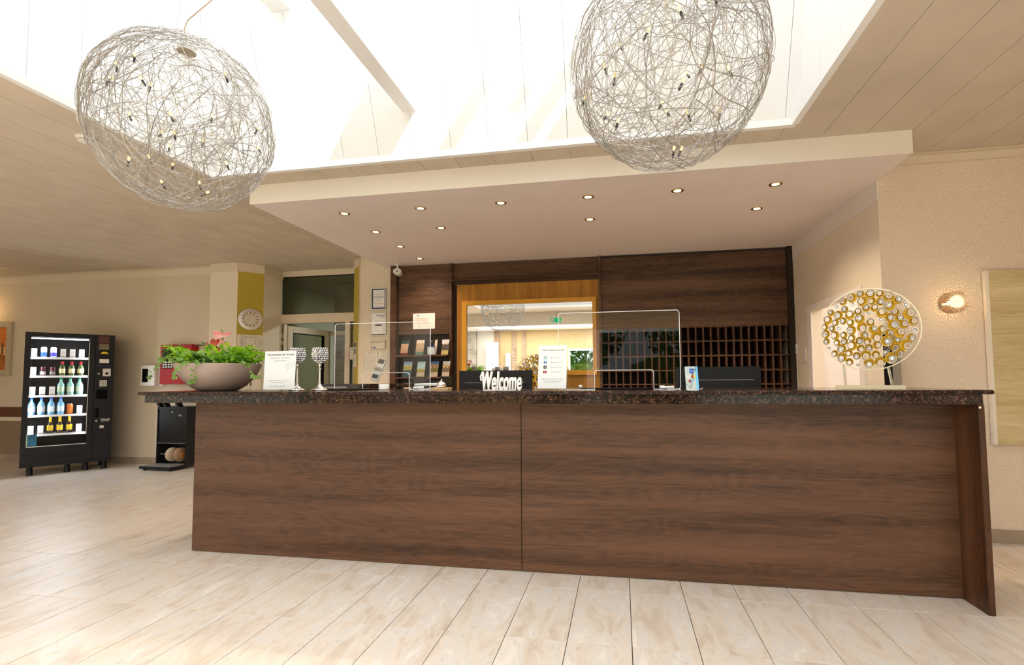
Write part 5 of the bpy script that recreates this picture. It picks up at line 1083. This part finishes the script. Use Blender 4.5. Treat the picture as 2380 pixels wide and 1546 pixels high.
# exit sign in the mirror, trees outside
t = thing('exit_sign', 'green and white emergency exit sign hanging under the curved fascia, seen in the mirror', 'sign', (-1.60, .10, 2.72))
B().box(-.13, .13, -.02, .0, -.07, .07).obj('sign_body', M['white'], t, bevel=.003); B().box(-.125, .125, .0, .003, -.062, .062).obj('green_face', emis('exit_green', (0, .42, .15), 1.0), t)
B().prism([(.085, -.045), (.11, -.015), (.095, -.015), (.095, .045), (.075, .045), (.075, -.015), (.06, -.015)], 'Y', .003, .005).obj('arrow', M['white'], t)
B().box(-.11, -.03, .003, .004, -.05, .05).obj('door_symbol', M['white'], t)
B().tube([(-.05, .006, .03), (-.06, .006, 0), (-.085, .006, -.02), (-.07, .006, -.045)], .006, 6).tube([(-.06, .006, 0), (-.045, .006, -.02), (-.03, .006, -.045)], .006, 6).tube([(-.085, .006, .01), (-.055, .006, .018), (-.035, .006, 0)], .005, 6).sphere((-.045, .006, .04), .009).obj('running_figure', M['green'], t)
B().tube([(0, -.01, .07), (0, -.01, .2)], .006, 6).obj('hanger', M['grey'], t)
def tree(x, y, h, r, m_, label, seed, tr=.07):
    rn = random.Random(seed); t = thing('tree', label, 'tree', (x, y, -.05), 0, 'trees outside the entrance'); b = B()
    for k in range(2600):
        d = Vector((rn.gauss(0, 1), rn.gauss(0, 1), rn.gauss(0, 1))).normalized()*rn.uniform(.5, 1)**.6; p = Vector((d.x*r, d.y*r, h*.62+d.z*h*.40)); u = Vector((rn.gauss(0, 1), rn.gauss(0, 1), rn.gauss(0, 1))).normalized(); v = u.orthogonal().normalized(); s_ = rn.uniform(.07, .16)
        b.add([p+u*s_, p+v*s_*.6, p-u*s_, p-v*s_*.6], [(0, 1, 2, 3)])
    o = b.obj('foliage', m_, t); o['kind'] = 'stuff'; B().tube([(0, 0, 0), (.05, 0, h*.3), (0, .05, h*.7)], tr, 8, tr*.4).obj('trunk', M['bark'], t, smooth=True)
tree(-1.6, -10.5, 5.5, 1.9, M['tree'], 'dark green tree outside, reflected at the left of the window', 1); tree(2.6, -11, 6, 2.0, M['tree'], 'large dark tree outside the entrance, right', 2); tree(-6.2, -11, 6, 2.2, M['tree'], 'large tree outside the entrance, left', 3)
tree(-1.6, -7.5, 1.8, 1.15, M['bush'], 'bright green bush outside the window, nearest', 4, .02); tree(1.2, -7.5, 1.8, 1.2, M['bush'], 'bright green bush outside, further right', 5, .02)
